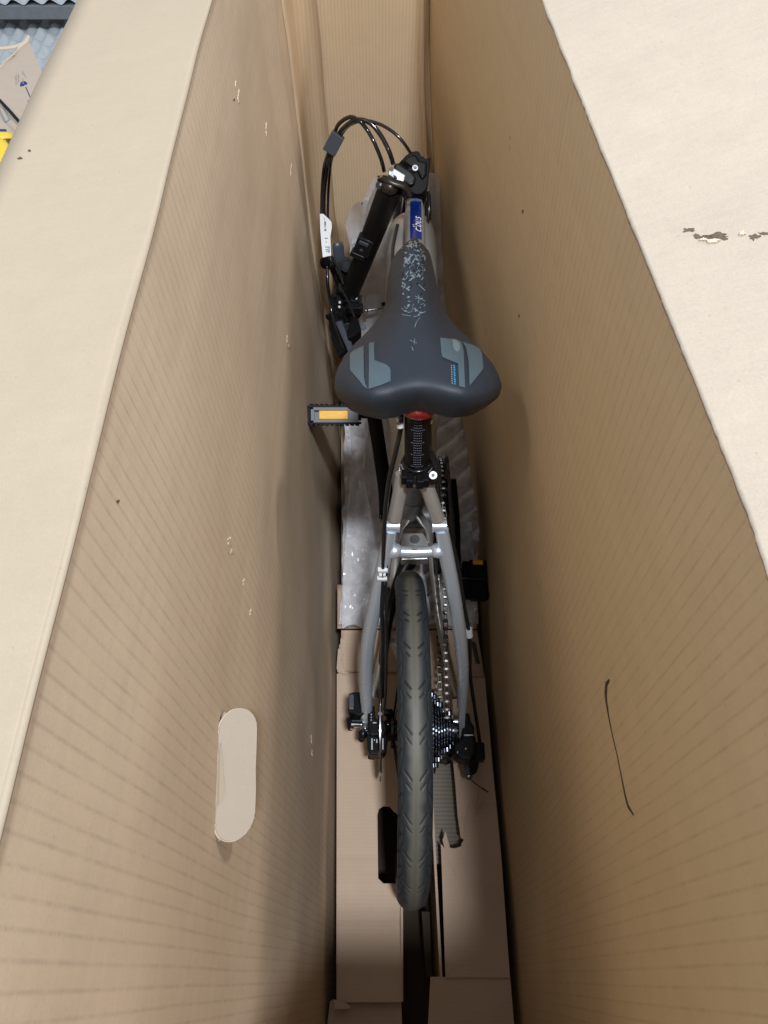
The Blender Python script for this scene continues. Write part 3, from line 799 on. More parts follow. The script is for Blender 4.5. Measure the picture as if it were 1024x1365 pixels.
# platform seen edge-on: its normal points forward, its thin edge faces up to the camera
viewn = (CAM-pc).normalized(); upv = (Vector((0, ct, st_)) - viewn*0).normalized()
fwv = viewn
axd2 = (axd - viewn*axd.dot(viewn)).normalized(); upp = viewn.cross(axd2)
if upp.z < 0: upp = -upp
def edge_pedal(c, axd, face, across, L_, T, D, nm='pedal'):
    # face = direction that looks at us (edge with reflector), across = platform thickness direction
    Mx = Matrix((axd, across, face)).transposed()
    g = MB()
    for s_ in (-1, 1):
        g.box(c + across*s_*(T/2), (L_/2, .0016, D/2), Mx)
    g.box(c - axd*(L_/2-.002), (.002, T/2, D/2*.98), Mx)
    for f_ in (-1, 1):
        for s_ in (-1, 1):
            for k in range(10):
                pos = c + axd*(((k+.5)/10-.5)*L_*.96) + across*s_*(T/2+.0022) + face*f_*(D/2-.006)
                g.box(pos, (L_/10*.30, .0022, .006), Mx)
    g.box(c + axd*(L_/2-.004) , (.004, T/2*.7, D/2*.9), Mx)
    cg = g.build(nm, M['black'], bike, smooth=False, bev=.0006)
    h = MB()
    for s_ in (-1, 1):
        h.box(c + axd*.002 + across*s_*(T/2-.0035) + face*(D/2-.004), (L_/2-.007, .0026, .004), Mx)
    h.box(c + axd*(L_/2-.013) + face*(D/2-.0055), (.008, T/2-.004, .005), Mx); h.box(c - axd*(L_/2-.008) + face*(D/2-.006), (.003, T/2-.004, .005), Mx)
    h.box(c + face*(D/2-.012), (L_/2-.01, T/2-.003, .004), Mx)
    h.build('pedal_body', M['pedal_grey'], cg, smooth=False, bev=.0006)
    r_ = MB(); r_.box(c - axd*.0015 + face*(D/2-.0045), (L_*.27, T/2-.0062, .004), Mx); r_.build('reflector', M['amber'], cg, smooth=False, bev=.001)
    s2 = MB(); s2.cyl(c+axd*(L_/2-.01), c+axd*(L_/2+.016), .006, n=14); s2.build('pedal_axle', M['black_metal'], cg)
    return cg
edge_pedal(pc, axd2, viewn, upp, (b_-a_).length*.98, .026, .085)
# right pedal: dark, facing forward/back, near the right wall
c2 = P(630, 773, .285)
ax3 = Vector((1, .0, -.08)).normalized(); fc = Vector((0, -.25, .97)).normalized(); ac = fc.cross(ax3)
g = MB(); Mx = Matrix((ax3, ac, fc)).transposed()
g.box(c2 + ac*.0, (.028, .020, .010), Mx); g.box(c2 + ac*.0 + ax3*.006 - fc*.006, (.024, .034, .010), Mx)
g.box(P(638, 760, .30), (.018, .016, .012), Mx); g.box(P(638, 786, .28), (.014, .020, .012), Mx)
for k in range(5): g.box(c2 + ac*((k-2)*.014) + ax3*.030, (.003, .004, .013), Mx)
pr = g.build('pedal', M['black'], bike, smooth=False, bev=.002)
g = MB(); g.cyl(P(606, 772, .265), P(620, 771, .268), .008, n=14); g.cyl(P(616, 771, .299), P(650, 771, .299), .0035, n=10); g.build('pedal_axle', M['black_gloss'], pr)
g = MB(); g.box(P(637, 750, .318), (.009, .004, .003), Mx); g.build('reflector', M['amber'], pr, smooth=False, bev=.0008)
g = MB(); g.cyl(P(627.5, 762, .298), P(627.5, 762, .301), .0017, n=10); g.build('bolt', M['chrome'], pr)

# --- stays: slanted plane
def SZ(px, py, dx=0):
    a = math.atan((682.5-py)/F); t = math.tan(R(TILT)+a); z = (1.5*t-.235)/(.395+t); return P(px, py, z)
def tubeS(name, pts, r_, m_, parent=bike, k=6, n=20, off=None, flat=None):
    P_ = [SZ(*p) for p in pts]
    if off is not None: P_ = [p + Vector(off) for p in P_]
    rr_ = r_ if not hasattr(r_, '__len__') else np.interp(np.linspace(0,1,(len(pts)-1)*k+1), np.linspace(0,1,len(r_)), r_).tolist()
    return MB().tube(smooth_path(P_, k), rr_, n, flat=flat).build(name, M[m_], parent)
# upper pair, main frame
tubeS('upper_stay', [(537,632),(532,662),(526,692)], .0092, 'silver_warm'); tubeS('upper_stay', [(566,640),(575,665),(584,692)], .0092, 'silver_warm')
# pivots
for (x0, x1) in ((514, 533), (576, 595)):
    g = MB(); g.cyl(SZ(x0, 701), SZ(x1, 701), .0078, n=24); g.cyl(SZ(x0-.3, 701), SZ(x0+2.5, 701), .0088, n=24); g.cyl(SZ(x1-2.5, 701), SZ(x1+.3, 701), .0088, n=24)
    g.build('pivot', M['silver'], bike, bev=.0006)
ls = tubeS('seat_stay', [(521,706),(518,722),(513,745),(504,787),(495,830),(490,862),(488,890),(488,920),(489,945)], [.0088,.0092,.0100,.0102,.0105,.0104,.0103,.0102,.0092], 'silver')
rs_ = tubeS('seat_stay', [(589,706),(592,722),(596,745),(604,787),(611,830),(615,862),(617,890),(617,920),(616,942)], [.0088,.0092,.0100,.0100,.0098,.0096,.0092,.0088,.0080], 'silver')
for (s_, a, b_) in ((ls, (517,722), (526,734)), (rs_, (592,722), (584,734))):
    MB().ell(SZ(*b_), (.012,.011,.010)).build('gusset', M['silver'], s_)
br = MB(); br.tube([SZ(511,734), SZ(530,735), SZ(553,736), SZ(576,735), SZ(598,734)], [.0070,.0072,.0080,.0072,.0070], 20)
bro = br.build('stay_bridge', M['silver'], bike)
bolt_c = SZ(553, 733)+Vector((0,-.001,.0075)); MB().cyl(bolt_c, bolt_c+Vector((0,-.002,.0028)), .0028, n=12).build('bolt', M['grey'], bro)
for pts_ in ([(510,742),(513,738),(519,741),(524,745)], [(597,742),(593,738),(588,741),(583,745)]):
    pp = [SZ(*q) + Vector((0, -.004, .0095)) for q in pts_]; MB().tube(smooth_path(pp, 4), .0011, 6).build('weld_bead', M['silver'], bro)
# dropouts
g = MB(); g.prism([SZ(483,930)+Vector((0,0,.004)), SZ(494,930)+Vector((0,0,.004)), P(494,975,.262), P(484,985,.25), P(480,972,.262)], (0,.01,-.006)); g.build('dropout', M['silver'], ls, smooth=False, bev=.0015)
g = MB(); g.prism([SZ(611.5,938)+Vector((0,0,.006)), SZ(621,938)+Vector((0,0,.006)), P(619,988,.262), P(612,988,.262)], (0,.012,-.004)); g.build('dropout', M['silver'], rs_, smooth=False, bev=.0012)
# seat tube down to the bottom bracket, yoke, plate
col_c = Vector((.041, .533, .742))
MB().tube([col_c+Vector((0,0,-.01)), col_c.lerp(BB, .5)+Vector((-.001,0,0)), BB+Vector((-.006,-.002,.02))], [.019,.020,.022], 28).build('seat_tube', M['grey'], bike)
MB().cyl(col_c+Vector((0,.002,-.004)), col_c+Vector((0,.03,-.06)), .022, n=28).build('seat_lug', M['silver_warm'], bike)
mid = P(553, 668, .50)
MB().ring(col_c.lerp(BB, .42)+Vector((-.001,0,0)), (BB-col_c), .0203, .0006, 36, 6).build('seam', M['black'], bike)
for sx_, e in ((-1, (529, 716)), (1, (577, 716))):
    pp = [P(552+sx_*4, 682, .44), P(552+sx_*11, 693, .41), P(552+sx_*20, 706, .385), P(552+sx_*24, 740, .33), P(552+sx_*34, 830, .27), P(552+sx_*56, 930, .262)]
    MB().tube(smooth_path(pp, 6), .0088, 16, flat=.8).build('chain_stay', M['silver_warm'], bike)
g = MB(); g.prism([P(x, y, .36) for x, y in [(535,711),(571,710),(571,745),(535,746)]], (0,0,-.02)); mp_ = g.build('motor_plate', M['silver_warm'], bike, smooth=False, bev=.0015)
g = MB(); c_ = P(553,719,.361); g.cyl(c_, c_+Vector((0,0,.002)), .0085, n=24); g.cyl(c_, c_+Vector((0,0,.004)), .0035, n=12); g.build('bolt', M['grey'], mp_)
# main tube under the saddle
pp = [(.044,1.020,.700),(.044,.97,.695),(.043,.86,.675),(.043,.72,.62),(.045,.60,.56)]
pp2 = [(.0445,1.052,.703),(.0445,1.050,.703),(.0445,1.044,.7025),(.0445,1.034,.702),(.0445,1.020,.700),(.0445,1.000,.699)]
mt = MB(); mt.tube(smooth_path([pp2[0],pp2[1],pp2[2],pp2[3],pp2[4],pp2[5]] + pp[1:], 4), np.interp(np.linspace(0,1,37), np.linspace(0,1,10), [.010,.020,.030,.036,.039,.040,.041,.041,.038,.030]).tolist(), 32)
mto = mt.build('main_tube', M['silver_warm'], bike)
# top tube with blue decal, head tube
hd = P(553, 252, .76); ttb = P(554, 340, .775)
t_pts = [hd+Vector((0,.0,.0)), P(553.5,300,.765), ttb]
tt = MB().tube(smooth_path(t_pts, 6), [.0125]*4+[.0150]*9, 28).build('top_tube', M['silver_warm'], bike)
MB().cyl(P(554,266,.77), P(554,273,.772), .0105, n=24).build('tube_collar', M['alu'], tt)
MB().cyl(hd+Vector((0,.01,.02)), hd+Vector((0,.045,-.16)), .019, n=24).build('head_tube', M['silver_warm'], bike)
# decal wrapped on tube
def wrapped(name, a, b_, r_, q0, q1, m_, n=12, parent=tt):
    a = Vector(a); b_ = Vector(b_); t = (b_-a).normalized(); up = (Vector((0,0,1)) - t*t.z).normalized(); sd = t.cross(up)
    G = []
    for i in range(5):
        c = a.lerp(b_, i/4); G.append([c + (up*math.cos(lerp(q0,q1,j/n)) + sd*math.sin(lerp(q0,q1,j/n)))*r_ for j in range(n+1)])
    return MB().grid(G).build(name, M[m_], parent, auto=False), up, sd, t
da, db = P(553.7,272,.7632), P(554,330,.7727)
dc, upd, sdd, tdd = wrapped('blue_decal', da, db, .01545, -.60, .56, 'blue')
def text_mesh(body, size, font_shear=.2):
    cu = bpy.data.curves.new('lettering', 'FONT'); cu.body = body; cu.size = size; cu.shear = font_shear; cu.resolution_u = 3
    o = bpy.data.objects.new('lettering', cu); col.objects.link(o); bpy.context.view_layer.update()
    me = bpy.data.meshes.new_from_object(o.evaluated_get(bpy.context.evaluated_depsgraph_get())); bpy.data.objects.remove(o, do_unlink=True); return me
def put_text(body, size, fn, name, m_, parent, shear=.2):
    me = text_mesh(body, size, shear); bm = bmesh.new(); bm.from_mesh(me)
    bmesh.ops.triangulate(bm, faces=bm.faces)
    for v in bm.verts: v.co = fn(v.co.x, v.co.y)
    bm.to_mesh(me); bm.free(); me.materials.clear(); me.materials.append(M[m_])
    o = bpy.data.objects.new(name, me); col.objects.link(o); adopt(o, parent); return o
def dec_map(x, y):
    base = P(554, 322, .7705); ang = -((y-.0052))/.0157 + .20
    fwd = -tdd
    c = da.lerp(db, 0); s_ = (base-da).dot(tdd)
    cc = da + tdd*(s_ - x)
    q = -ang if sdd.x < 0 else ang
    q = (.20 - (y-.0052)/.0157) if sdd.x > 0 else -(.20 - (y-.0052)/.0157)
    return cc + (upd*math.cos(q) + sdd*math.sin(q))*.0158
put_text('cibus', .019, dec_map, 'lettering', 'decal_white', tt, .25)

# --- seat post and collar
spb, spt = col_c + Vector((0,0,-.01)), Vector((.0370, .534, .895))
po = MB().cyl(spb, spt, .0155, n=36).build('seat_post', M['black_satin'], bike)
# graduation marks
axp = (spt-spb).normalized(); frp = (Vector((0,-1,0)) - axp*axp.dot(Vector((0,-1,0)))).normalized(); sdp = axp.cross(frp)
g = MB()
for k in range(28):
    h_ = .035 + k*.0046; wd_ = (.75 if k in (26, 27) else .5 if k % 5 == 0 else .30)
    for q in np.arange(-wd_, wd_+.01, .13):
        d_ = frp*math.cos(q) + sdp*math.sin(q); c_ = spb + axp*h_ + d_*.0156
        tt_ = axp.cross(d_)
        g.box(c_, (.00045, .0002, .0002), Matrix((tt_, axp, d_)).transposed())
g.build('height_marks', M['pale_ink'], po, smooth=False)
g = MB(); g.tube([spb+axp*.004, spb+axp*.020], [.0205,.0205], 32); g.tube([spb+axp*.018, spb+axp*.028], [.0195,.0178], 32)
cl = g.build('seat_clamp', M['black_gloss'], bike, bev=.001)
g = MB(); lv = [P(572,602,.775), P(578,612,.765), P(583,625,.755), P(584,637,.745), P(578,642,.742), P(566,643,.742)]
g.tube(smooth_path(lv, 5), .0052, 10, flat=.7); g.build('quick_release_lever', M['black_gloss'], cl)
g = MB(); c_ = P(577.5,633.5,.762); vd = (CAM-c_).normalized(); g.cyl(c_-vd*.006, c_, .0052, n=18); g.build('bolt', M['alu'], cl, bev=.0006)
g = MB(); g.cyl(c_, c_+vd*.0006, .0022, n=12); g.build('bolt_socket', M['grey'], cl)
g = MB()
for (x, y) in ((540,636),(546,641),(560,642),(567,640)): g.box(P(x, y, .752), (.0045, .006, .008))
g.build('clamp_tab', M['black'], cl, smooth=False, bev=.001)
for q in (-1, 1):
    pp = [spb + axp*.021 + (frp*math.cos(q*a)+sdp*math.sin(q*a))*.0192 for a in np.linspace(.7, 1.5, 8)]
    MB().tube(pp, .0007, 6).build('clamp_edge', M['alu'], cl)

# --- saddle
out_px = { # t (0 nose .. 1 rear): left, right
 't': [0,.015,.04,.08,.13,.20,.28,.36,.42,.48,.54,.61,.68,.75,.82,.89,.95,1.0],
 'l': [545,538,531,525,520.5,517.5,515.5,514.5,510,501,490,474,461,452,446.5,445.5,450,462],
 'r': [560,566,571,574.5,577,580,584,588,594,602,613,629,645,657,665,669.5,666,652]}
SY0 = 316
def saddle_px(t, s):
    a = interp(t, out_px['t'], out_px['l']); b_ = interp(t, out_px['t'], out_px['r'])
    rear = interp(s, [-1,-.8,-.55,-.35,-.15,0,.15,.35,.55,.8,1], [541,550,556,554,547,544,546,551,554,550,538])
    nose = SY0 + 9*abs(s)**2.6
    return lerp(a, b_, (s+1)/2), lerp(nose, rear, t)
def saddle_z(t, s):
    z = interp(t, [0,.12,.3,.5,.65,.8,1],[.926,.928,.929,.929,.931,.933,.934]) - .045*max(0,(t-.80)/.20)**2.6 - .022*max(0,(.07-t)/.07)**2
    a = abs(s); z -= .034*a**4.2 + .010*a**2*(1-sstep(.45,.8,t)) + .004*a**2
    z -= .004*math.exp(-(s/.35)**2)*sstep(.55,.95,t)
    return z
NS, NTT = 56, 90
G = []
svals = [math.sin(math.pi/2*lerp(-1,1,j/NS)) for j in range(NS+1)]
for i in range(NTT+1):
    t = 1-(1-i/NTT)**1.0
    row = []
    for s in svals:
        px, py = saddle_px(t, s); row.append(P(px, py, saddle_z(t, s)))
    G.append(row)
# skirt : go round the perimeter dropping down
per = [(0, j) for j in range(NS+1)] + [(i, NS) for i in range(1, NTT+1)] + [(NTT, j) for j in range(NS-1, -1, -1)] + [(i, 0) for i in range(NTT-1, 0, -1)]
mb = MB(); mb.grid(G); b_n = NS+1
cen = P(556, 460, .88); prev = [i*b_n+j for i, j in per]
for (dz, sh) in ((-.004, .001), (-.008, .004), (-.013, .010), (-.018, .018), (-.020, .030)):
    cur = []
    for i, j in per:
        p = G[i][j]; tt_ = i/NTT
        c_ = Vector((P(556, 460, .88).x, min(max(p.y, cen.y-.06), .70), p.z)); d = (c_-p); d.z = 0
        d = d.normalized() if d.length > 1e-5 else Vector((0,0,0))
        q = p + d*sh + Vector((0,0,dz*(.6+.4*tt_))); cur.append(len(mb.V)); mb.V.append(tuple(q))
    n = len(per)
    for k in range(n): mb.F.append((prev[k], prev[(k+1)%n], cur[(k+1)%n], cur[k]))
    prev = cur
sad = mb.build('saddle', M['saddle'], bike, auto=False)
sm = sad.modifiers.new('sub', 'SUBSURF'); sm.levels = 1; sm.render_levels = 1
BS = bvh_of(G)
def decal(polys, bv, m_, name, parent, off=.0005, sub=2):
    bm = bmesh.new()
    for poly in polys:
        vs = [bm.verts.new((x, y, 0)) for x, y in poly]
        try: bm.faces.new(vs)
        except ValueError: pass
    bmesh.ops.triangulate(bm, faces=bm.faces)
    if sub: bmesh.ops.subdivide_edges(bm, edges=bm.edges, cuts=sub, use_grid_fill=True)
    for v in list(bm.verts):
        p, n_ = hit(bv, v.co.x, v.co.y)
        if p is None: bm.verts.remove(v); continue
        v.co = p + n_*off
    me = bpy.data.meshes.new(name); bm.to_mesh(me); bm.free(); me.materials.append(M[m_])
    me.polygons.foreach_set('use_smooth', [True]*len(me.polygons))
    o = bpy.data.objects.new(name, me); col.objects.link(o); adopt(o, parent); return o
def Z3(l): return [(430+x/3.938, 300+y/3.938) for x, y in l]
for poly in ([(218,636),(166,661),(150,674),(146,690),(147,762),(152,770),(196,820),(215,845),(228,856),(240,861),(226,835),(219,800)],
             [(246,622),(273,618),(274,712),(246,720)], [(246,720),(274,712),(300,722),(330,733),(350,747),(357,762),(358,822),(300,845),(244,862)],
             [(615,594),(650,598),(700,603),(728,618),(738,660),(747,856),(716,848),(710,730),(650,706),(628,695),(622,670)],
             [(733,615),(800,638),(825,655),(835,680),(842,752),(833,768),(800,810),(770,845),(765,720),(752,650)]):
    decal([Z3(poly)], BS, 'print', 'side_print', sad, .0009, 3)
decal([Z3([(679,603),(697,606),(716,622),(720,650),(710,668),(695,664),(684,640)])], BS, 'print_light', 'foil_patch', sad, .0009, 2)
# torn-leaf foil pattern along the nose
rng = random.Random(5)
lt, dk, hair = [], [], []
def shard(cx, cy, L_, w_, a):
    c, s = math.cos(a), math.sin(a); q = [(-L_,-w_*rng.uniform(.2,1)),(L_*.2,-w_),(L_,-w_*rng.uniform(0,.6)),(L_*rng.uniform(.5,1),w_*rng.uniform(.3,1)),(-L_*.4,w_)]
    return [(cx+x*c-y*s, cy+x*s+y*c) for x, y in q]
for k in range(150):
    u = rng.random()**1.6; cy = 322 + u*98; cx = rng.uniform(536, 566) if cy > 330 else rng.uniform(541, 562)
    L_ = rng.uniform(.8, 4.2); w_ = rng.uniform(.25, 1.25); a = rng.choice([.8, -.75, 2.3, .3, 1.4]) + rng.uniform(-.35,.35)
    if rng.random() < .62: lt.append(shard(cx, cy, L_, w_, a))
    elif cy < 395: dk.append(shard(cx, cy, L_*.7, w_*1.8, a))
for k in range(22):
    x, y = rng.uniform(538, 564), 322 + rng.random()**1.4*92; a = rng.uniform(0, 6.28)
    for q in range(rng.choice([2,3,4])):
        l_ = rng.uniform(2, 5); x1, y1 = x+l_*math.cos(a), y+l_*math.sin(a)
        if not 536 < x1 < 567 or not 319 < y1 < 420: break
        lt.append(shard((x+x1)/2, (y+y1)/2, l_*.55, rng.uniform(.25,.5), a)); x, y = x1, y1; a += rng.choice([-1,1])*rng.uniform(.5, 1.5)
for (x0, y0, x1, y1, w_) in [(553,395,566,402,.6),(536,420,548,422,.5),(551,423,560,421,.6),(557,420,567,416,.6),(553,437,555,430,.7),(555,430,560,424,.4),(546,454,556,458,.5),(549,463,551,468,.8),(553,452,552,460,.5),(540,337,549,341,1.2),(549,341,541,350,1.1),(558,380,566,388,.9)]:
    dx, dy = x1-x0, y1-y0; l_ = math.hypot(dx, dy); nx, ny = -dy/l_*w_/1.6, dx/l_*w_/1.6
    lt.append([(x0+nx,y0+ny),(x0-nx,y0-ny),(x1-nx,y1-ny),(x1+nx,y1+ny)])
decal(dk, BS, 'print_dark', 'nose_foil_dark', sad, .0005, 0)['kind'] = 'stuff'
decal(lt, BS, 'print_light', 'nose_foil', sad, .0008, 0)['kind'] = 'stuff'
# two tiny rows of print too small to read
g1, g2_ = [], []
for k in range(10):
    y0 = 487 + k*2.65; x0 = 604.2 + k*.12
    g1.append([(x0,y0),(x0+2.3,y0+.1),(x0+2.4,y0+1.9),(x0+.1,y0+1.8)] if k % 3 else [(x0,y0),(x0+1.2,y0),(x0+2.4,y0+1.9),(x0+.1,y0+1.9)])
for k in range(9):
    y0 = 487 + k*2.9; x0 = 601.0 + k*.14; g2_.append([(x0,y0),(x0+1.3,y0+.1),(x0+1.4,y0+1.5),(x0+.1,y0+1.4)])
decal(g1, BS, 'cyan', 'small_print', sad, .0005, 0); decal(g2_, BS, 'pale_ink', 'small_print', sad, .0005, 0)
# rear reflector and rails
g = MB(); g.ell(P(559, 550, .868), (.017,.008,.009)); g.build('reflector', M['red'], bike)
for s_ in (-1, 1):
    MB().tube(smooth_path([(.036+s_*.018, .53, .880), (.036+s_*.018, .55, .878), (.036+s_*.018, .60, .880), (.040+s_*.012, .69, .892)], 4), .0035, 8).build('saddle_rail', M['black_metal'], bike)
MB().box((.0365, .545, .878), (.020, .02, .012)).build('rail_clamp', M['black'], bike, bev=.003)
for x, y in ((533.5,558),(533.5,567),(572,561)):
    MB().cyl(P(x, y-2.2, .84), P(x, y+2.2, .836), .0042, n=12).build('cable_clip', M['white_clip'], bike)

# --- hinge head of the folding handlepost
DH = 1.125
outl = [(541,207),(548,202),(555,201),(559,202),(561,207),(565,209),(568,212),(572,209.5),(574.5,211),(573,222),(571,243),(568,253),(562,258),(554,259),(548,255),(541,246),(531,236),(523,226),(529,220)]
g = MB(); g.prism([PD(x, y, DH) for x, y in outl], FW*.055); hh = g.build('hinge_block', M['black'], bike, smooth=False, bev=.0035, seg=3)
g = MB(); g.prism([PD(x, y, DH-.008) for x, y in [(525,218),(530,216),(548,228),(555,236),(552,246),(545,247),(534,238),(526,228)]], FW*.03); g.build('hinge_cheek', M['black_metal'], hh, smooth=False, bev=.003, seg=3)
g = MB(); g.prism([PD(x, y, DH-.004) for x, y in [(541,209),(550,205),(556,206),(559,213),(570,215),(569,232),(563,240),(556,228),(545,220),(537,214)]], FW*.02); g.build('hinge_cover', M['black_satin'], hh, smooth=False, bev=.004, seg=3)
c_ = PD(553.5, 224, DH-.0065)
g = MB(); g.cyl(c_+FW*.005, c_, .0047, n=20); g.ring(c_, FW, .0036, .0012, 20, 6); g.build('bolt', M['alu'], hh)
MB().cyl(c_+FW*.001, c_-FW*.0004, .0021, n=6).build('bolt_socket', M['grey'], hh)
g = MB(); g.prism([PD(x, y, DH-.018) for x, y in [(519,223),(522,221.5),(541,233),(539,241),(535,244),(517,232)]], FW*.022); g.build('hinge_latch', M['alu'], hh, smooth=False, bev=.0018, seg=3)
g = MB(); g.prism([PD(x, y, DH-.019) for x, y in [(524,233),(528,234),(530,238),(526,238)]], FW*.003); g.build('latch_mark', M['black_metal'], hh, smooth=False, bev=.0006)
lv = [PD(505,239,DH-.012), PD(510,237,DH-.016), PD(518,240,DH-.02), PD(527,244,DH-.02), PD(537,247,DH-.018), PD(544,253,DH-.014), PD(548,262,DH-.010)]
g = MB(); g.tube(smooth_path(lv, 6), np.interp(np.linspace(0,1,37), [0,.3,.7,1], [.003,.0062,.0062,.003]).tolist(), 14, flat=.6); g.build('latch_lever', M['brown_black'], hh)
g = MB(); g.cyl(PD(503,238,DH-.01), PD(509,238,DH-.01), .004, n=12); g.cyl(PD(506,247,DH), PD(506,247,DH-.008), .006, n=14); g.ell(PD(520,248,DH-.008), (.014,.016,.012)); g.build('latch_pivot', M['brown_black'], hh)
g = MB(); g.cyl(PD(507,236.5,DH-.016), PD(511,236.5,DH-.018), .0018, n=10); g.cyl(PD(508,246,DH-.010), PD(508,246,DH-.012), .002, n=10); g.build('bolt', M['chrome'], hh)

# --- handlepost hanging down at the left
p_top = P(521, 250, .80); p_bot = P(460, 408, .52)
hp = MB().tube([p_top, p_top.lerp(p_bot, .5), p_bot], [.0188,.0172,.0160], 32).build('handle_post', M['black_satin'], bike)
pa = P(497, 308, .70); dpt = (p_bot-p_top).normalized(); vd = (CAM-pa).normalized(); sd_ = dpt.cross(vd).normalized(); nv = sd_.cross(dpt)
if nv.dot(vd) < 0: nv = -nv
pc_ = p_top.lerp(p_bot, .40); Mx = Matrix((sd_, dpt, nv)).transposed()
sgn = -1 if sd_.x > 0 else 1
g = MB(); g.box(pc_ + nv*.013 + sd_*sgn*.007, (.0135, .0185, .007), Mx); g.box(pc_ + nv*.014 + sd_*sgn*.010 + dpt*.024, (.013,.006,.006), Mx)
bk = g.build('bracket', M['black_gloss'], hp, smooth=False, bev=.002, seg=3)
g = MB(); g.box(pc_ + nv*.0205 + sd_*sgn*.008 - dpt*.010, (.008, .0035, .0012), Mx); g.cyl(pc_+nv*.019+sd_*sgn*.008+dpt*.006, pc_+nv*.0215+sd_*sgn*.008+dpt*.006, .003, n=10)
g.box(pc_ + nv*.0205 + sd_*sgn*.010 + dpt*.0185, (.010, .0008, .0006), Mx); g.build('bracket_plate', M['grey_clip'], bk, smooth=False, bev=.0006)
# handlebar and controls
ZB = .52
hb0, hb1 = P(452, 345, .50), P(482, 500, .50)
hb_ = MB().tube(smooth_path([hb0, P(459,400,.51), hb1], 6), .0125, 20).build('handlebar', M['black_satin'], bike)
g = MB(); g.tube(smooth_path([P(464,440,.505), P(470,465,.505), P(480,500,.50)], 5), .0165, 20); 
for k in range(9): g.ring(P(464,440,.505).lerp(P(480,500,.50), k/9), (P(480,500,.50)-P(464,440,.505)), .0166, .0012, 20, 6)
g.build('grip', M['rubber'], hb_)
# stem clamp cluster with bolts
cc = P(461, 402, .535)
g = MB(); g.cyl(cc+Vector((-.012,.022,-.01)), cc+Vector((.012,-.022,-.01)), .022, n=24); g.box(cc+Vector((.005,0,.006)), (.020,.018,.012)); g.box(P(474,411,.54), (.014,.007,.007)); g.box(P(478,402,.53), (.006,.012,.006)); g.box(P(452,392,.54), (.010,.016,.008))
for k in range(6): g.cyl(cc+Vector((-.022,.030-.011*k,.0)), cc+Vector((-.010,.030-.011*k,.012)), .0035, n=8)
sc_ = g.build('bar_clamp', M['black_gloss'], hb_, smooth=False, bev=.0018, seg=2)
for (x, y) in ((453,403),(452.5,409),(464,401),(475,397.5),(447,369),(464,399)):
    p = P(x, y, .556); d_ = (CAM-p).normalized(); MB().cyl(p-d_*.006, p, .0023, n=10).build('bolt', M['chrome'], sc_)
# brake levers / shifters
def blade(name, pts, rs_, m_='black', flat=.6, parent=hb_, n=14):
    return MB().tube(smooth_path(pts, 6), np.interp(np.linspace(0,1,(len(pts)-1)*6+1), np.linspace(0,1,len(rs_)), rs_).tolist(), n, flat=flat).build(name, M[m_], parent)
blade('brake_lever', [P(449.5,323,.62), P(450.5,328,.615), P(452,340,.60), P(456,355,.58), P(462,372,.56), P(462,385,.55)], [.007,.0105,.0105,.009,.011,.008], 'grey_clip')
g = MB(); c_ = P(462,353,.60); d_ = (CAM-c_).normalized(); g.cyl(c_-d_*.018, c_, .0115, n=24); g.ring(c_, d_, .0085, .0018, 24, 6); g.ring(c_-d_*.008, d_, .0120, .0015, 24, 6); g.build('shift_dial', M['black_gloss'], hb_)
MB().ell(P(434,350,.62), (.010,.013,.010)).build('cable_boot', M['black_satin'], hb_)
MB().ell(P(439,353,.615), (.012,.008,.008)).build('cable_boot', M['black_satin'], hb_)
blade('lever_body', [P(449,356,.585), P(453,368,.575), P(456,380,.56), P(455,392,.55)], [.014,.013,.010,.012])
blade('lever_body', [P(446,420,.545), P(449,435,.545), P(455,450,.545), P(462,462,.545)], [.010,.014,.015,.012])
g = MB(); g.prism([P(x, y, .55) for x, y in [(433,418),(441,417),(450,420),(458,432),(466,462),(452,474),(444,455),(441,446),(445,438),(444,426),(437,422)]], (0,0,-.012)); g.build('lever_body', M['black'], hb_, smooth=False, bev=.003)
g = MB(); g.prism([P(x, y, .572) for x, y in [(467,428),(473,421),(478,424),(482,440),(474,446),(464,450),(462,440)]], (0,0,-.02)); g.build('shifter_cover', M['black'], hb_, smooth=False, bev=.004, seg=3)
g = MB(); c_ = P(484,436,.56); d_ = (CAM-c_).normalized(); g.cyl(c_-d_*.01, c_, .0052, n=16); g.build('bolt', M['grey_clip'], hb_, bev=.001)
g = MB(); g.cyl(P(456.5,427,.556), P(461,446,.556), .0016, n=8); g.build('reach_screw', M['chrome'], hb_)
blade('brake_lever', [P(452,430,.56), P(459,446,.56), P(466,462,.56), P(470,476,.56)], [.006,.006,.006,.005], 'grey_clip')
# little skewer sticking out
g = MB(); g.cyl(P(489,414,.42), P(503,412,.42), .0022, n=12); g.ell(P(488,414,.42), (.005,.006,.005)); g.cyl(P(502,412,.42), P(514,408,.42), .0035, n=12)
g.build('axle_skewer', M['chrome'], bike)
MB().cyl(P(509,407,.42), P(514,406,.42), .007, n=14).build('axle_nut', M['black'], bike)
# fork crown & legs seen behind the top tube
for (x0, x1) in ((532, 528), (569, 570)):
    MB().tube([P(x0, 262, .70), P(x1, 300, .60), P(x1, 330, .50)], .0075, 14).build('fork_leg', M['black_gloss'], bike)
blade('inner_cable', [P(541,262,.74), P(536,290,.70), P(530,310,.70)], [.003,.003,.003], 'cable', None, bike)

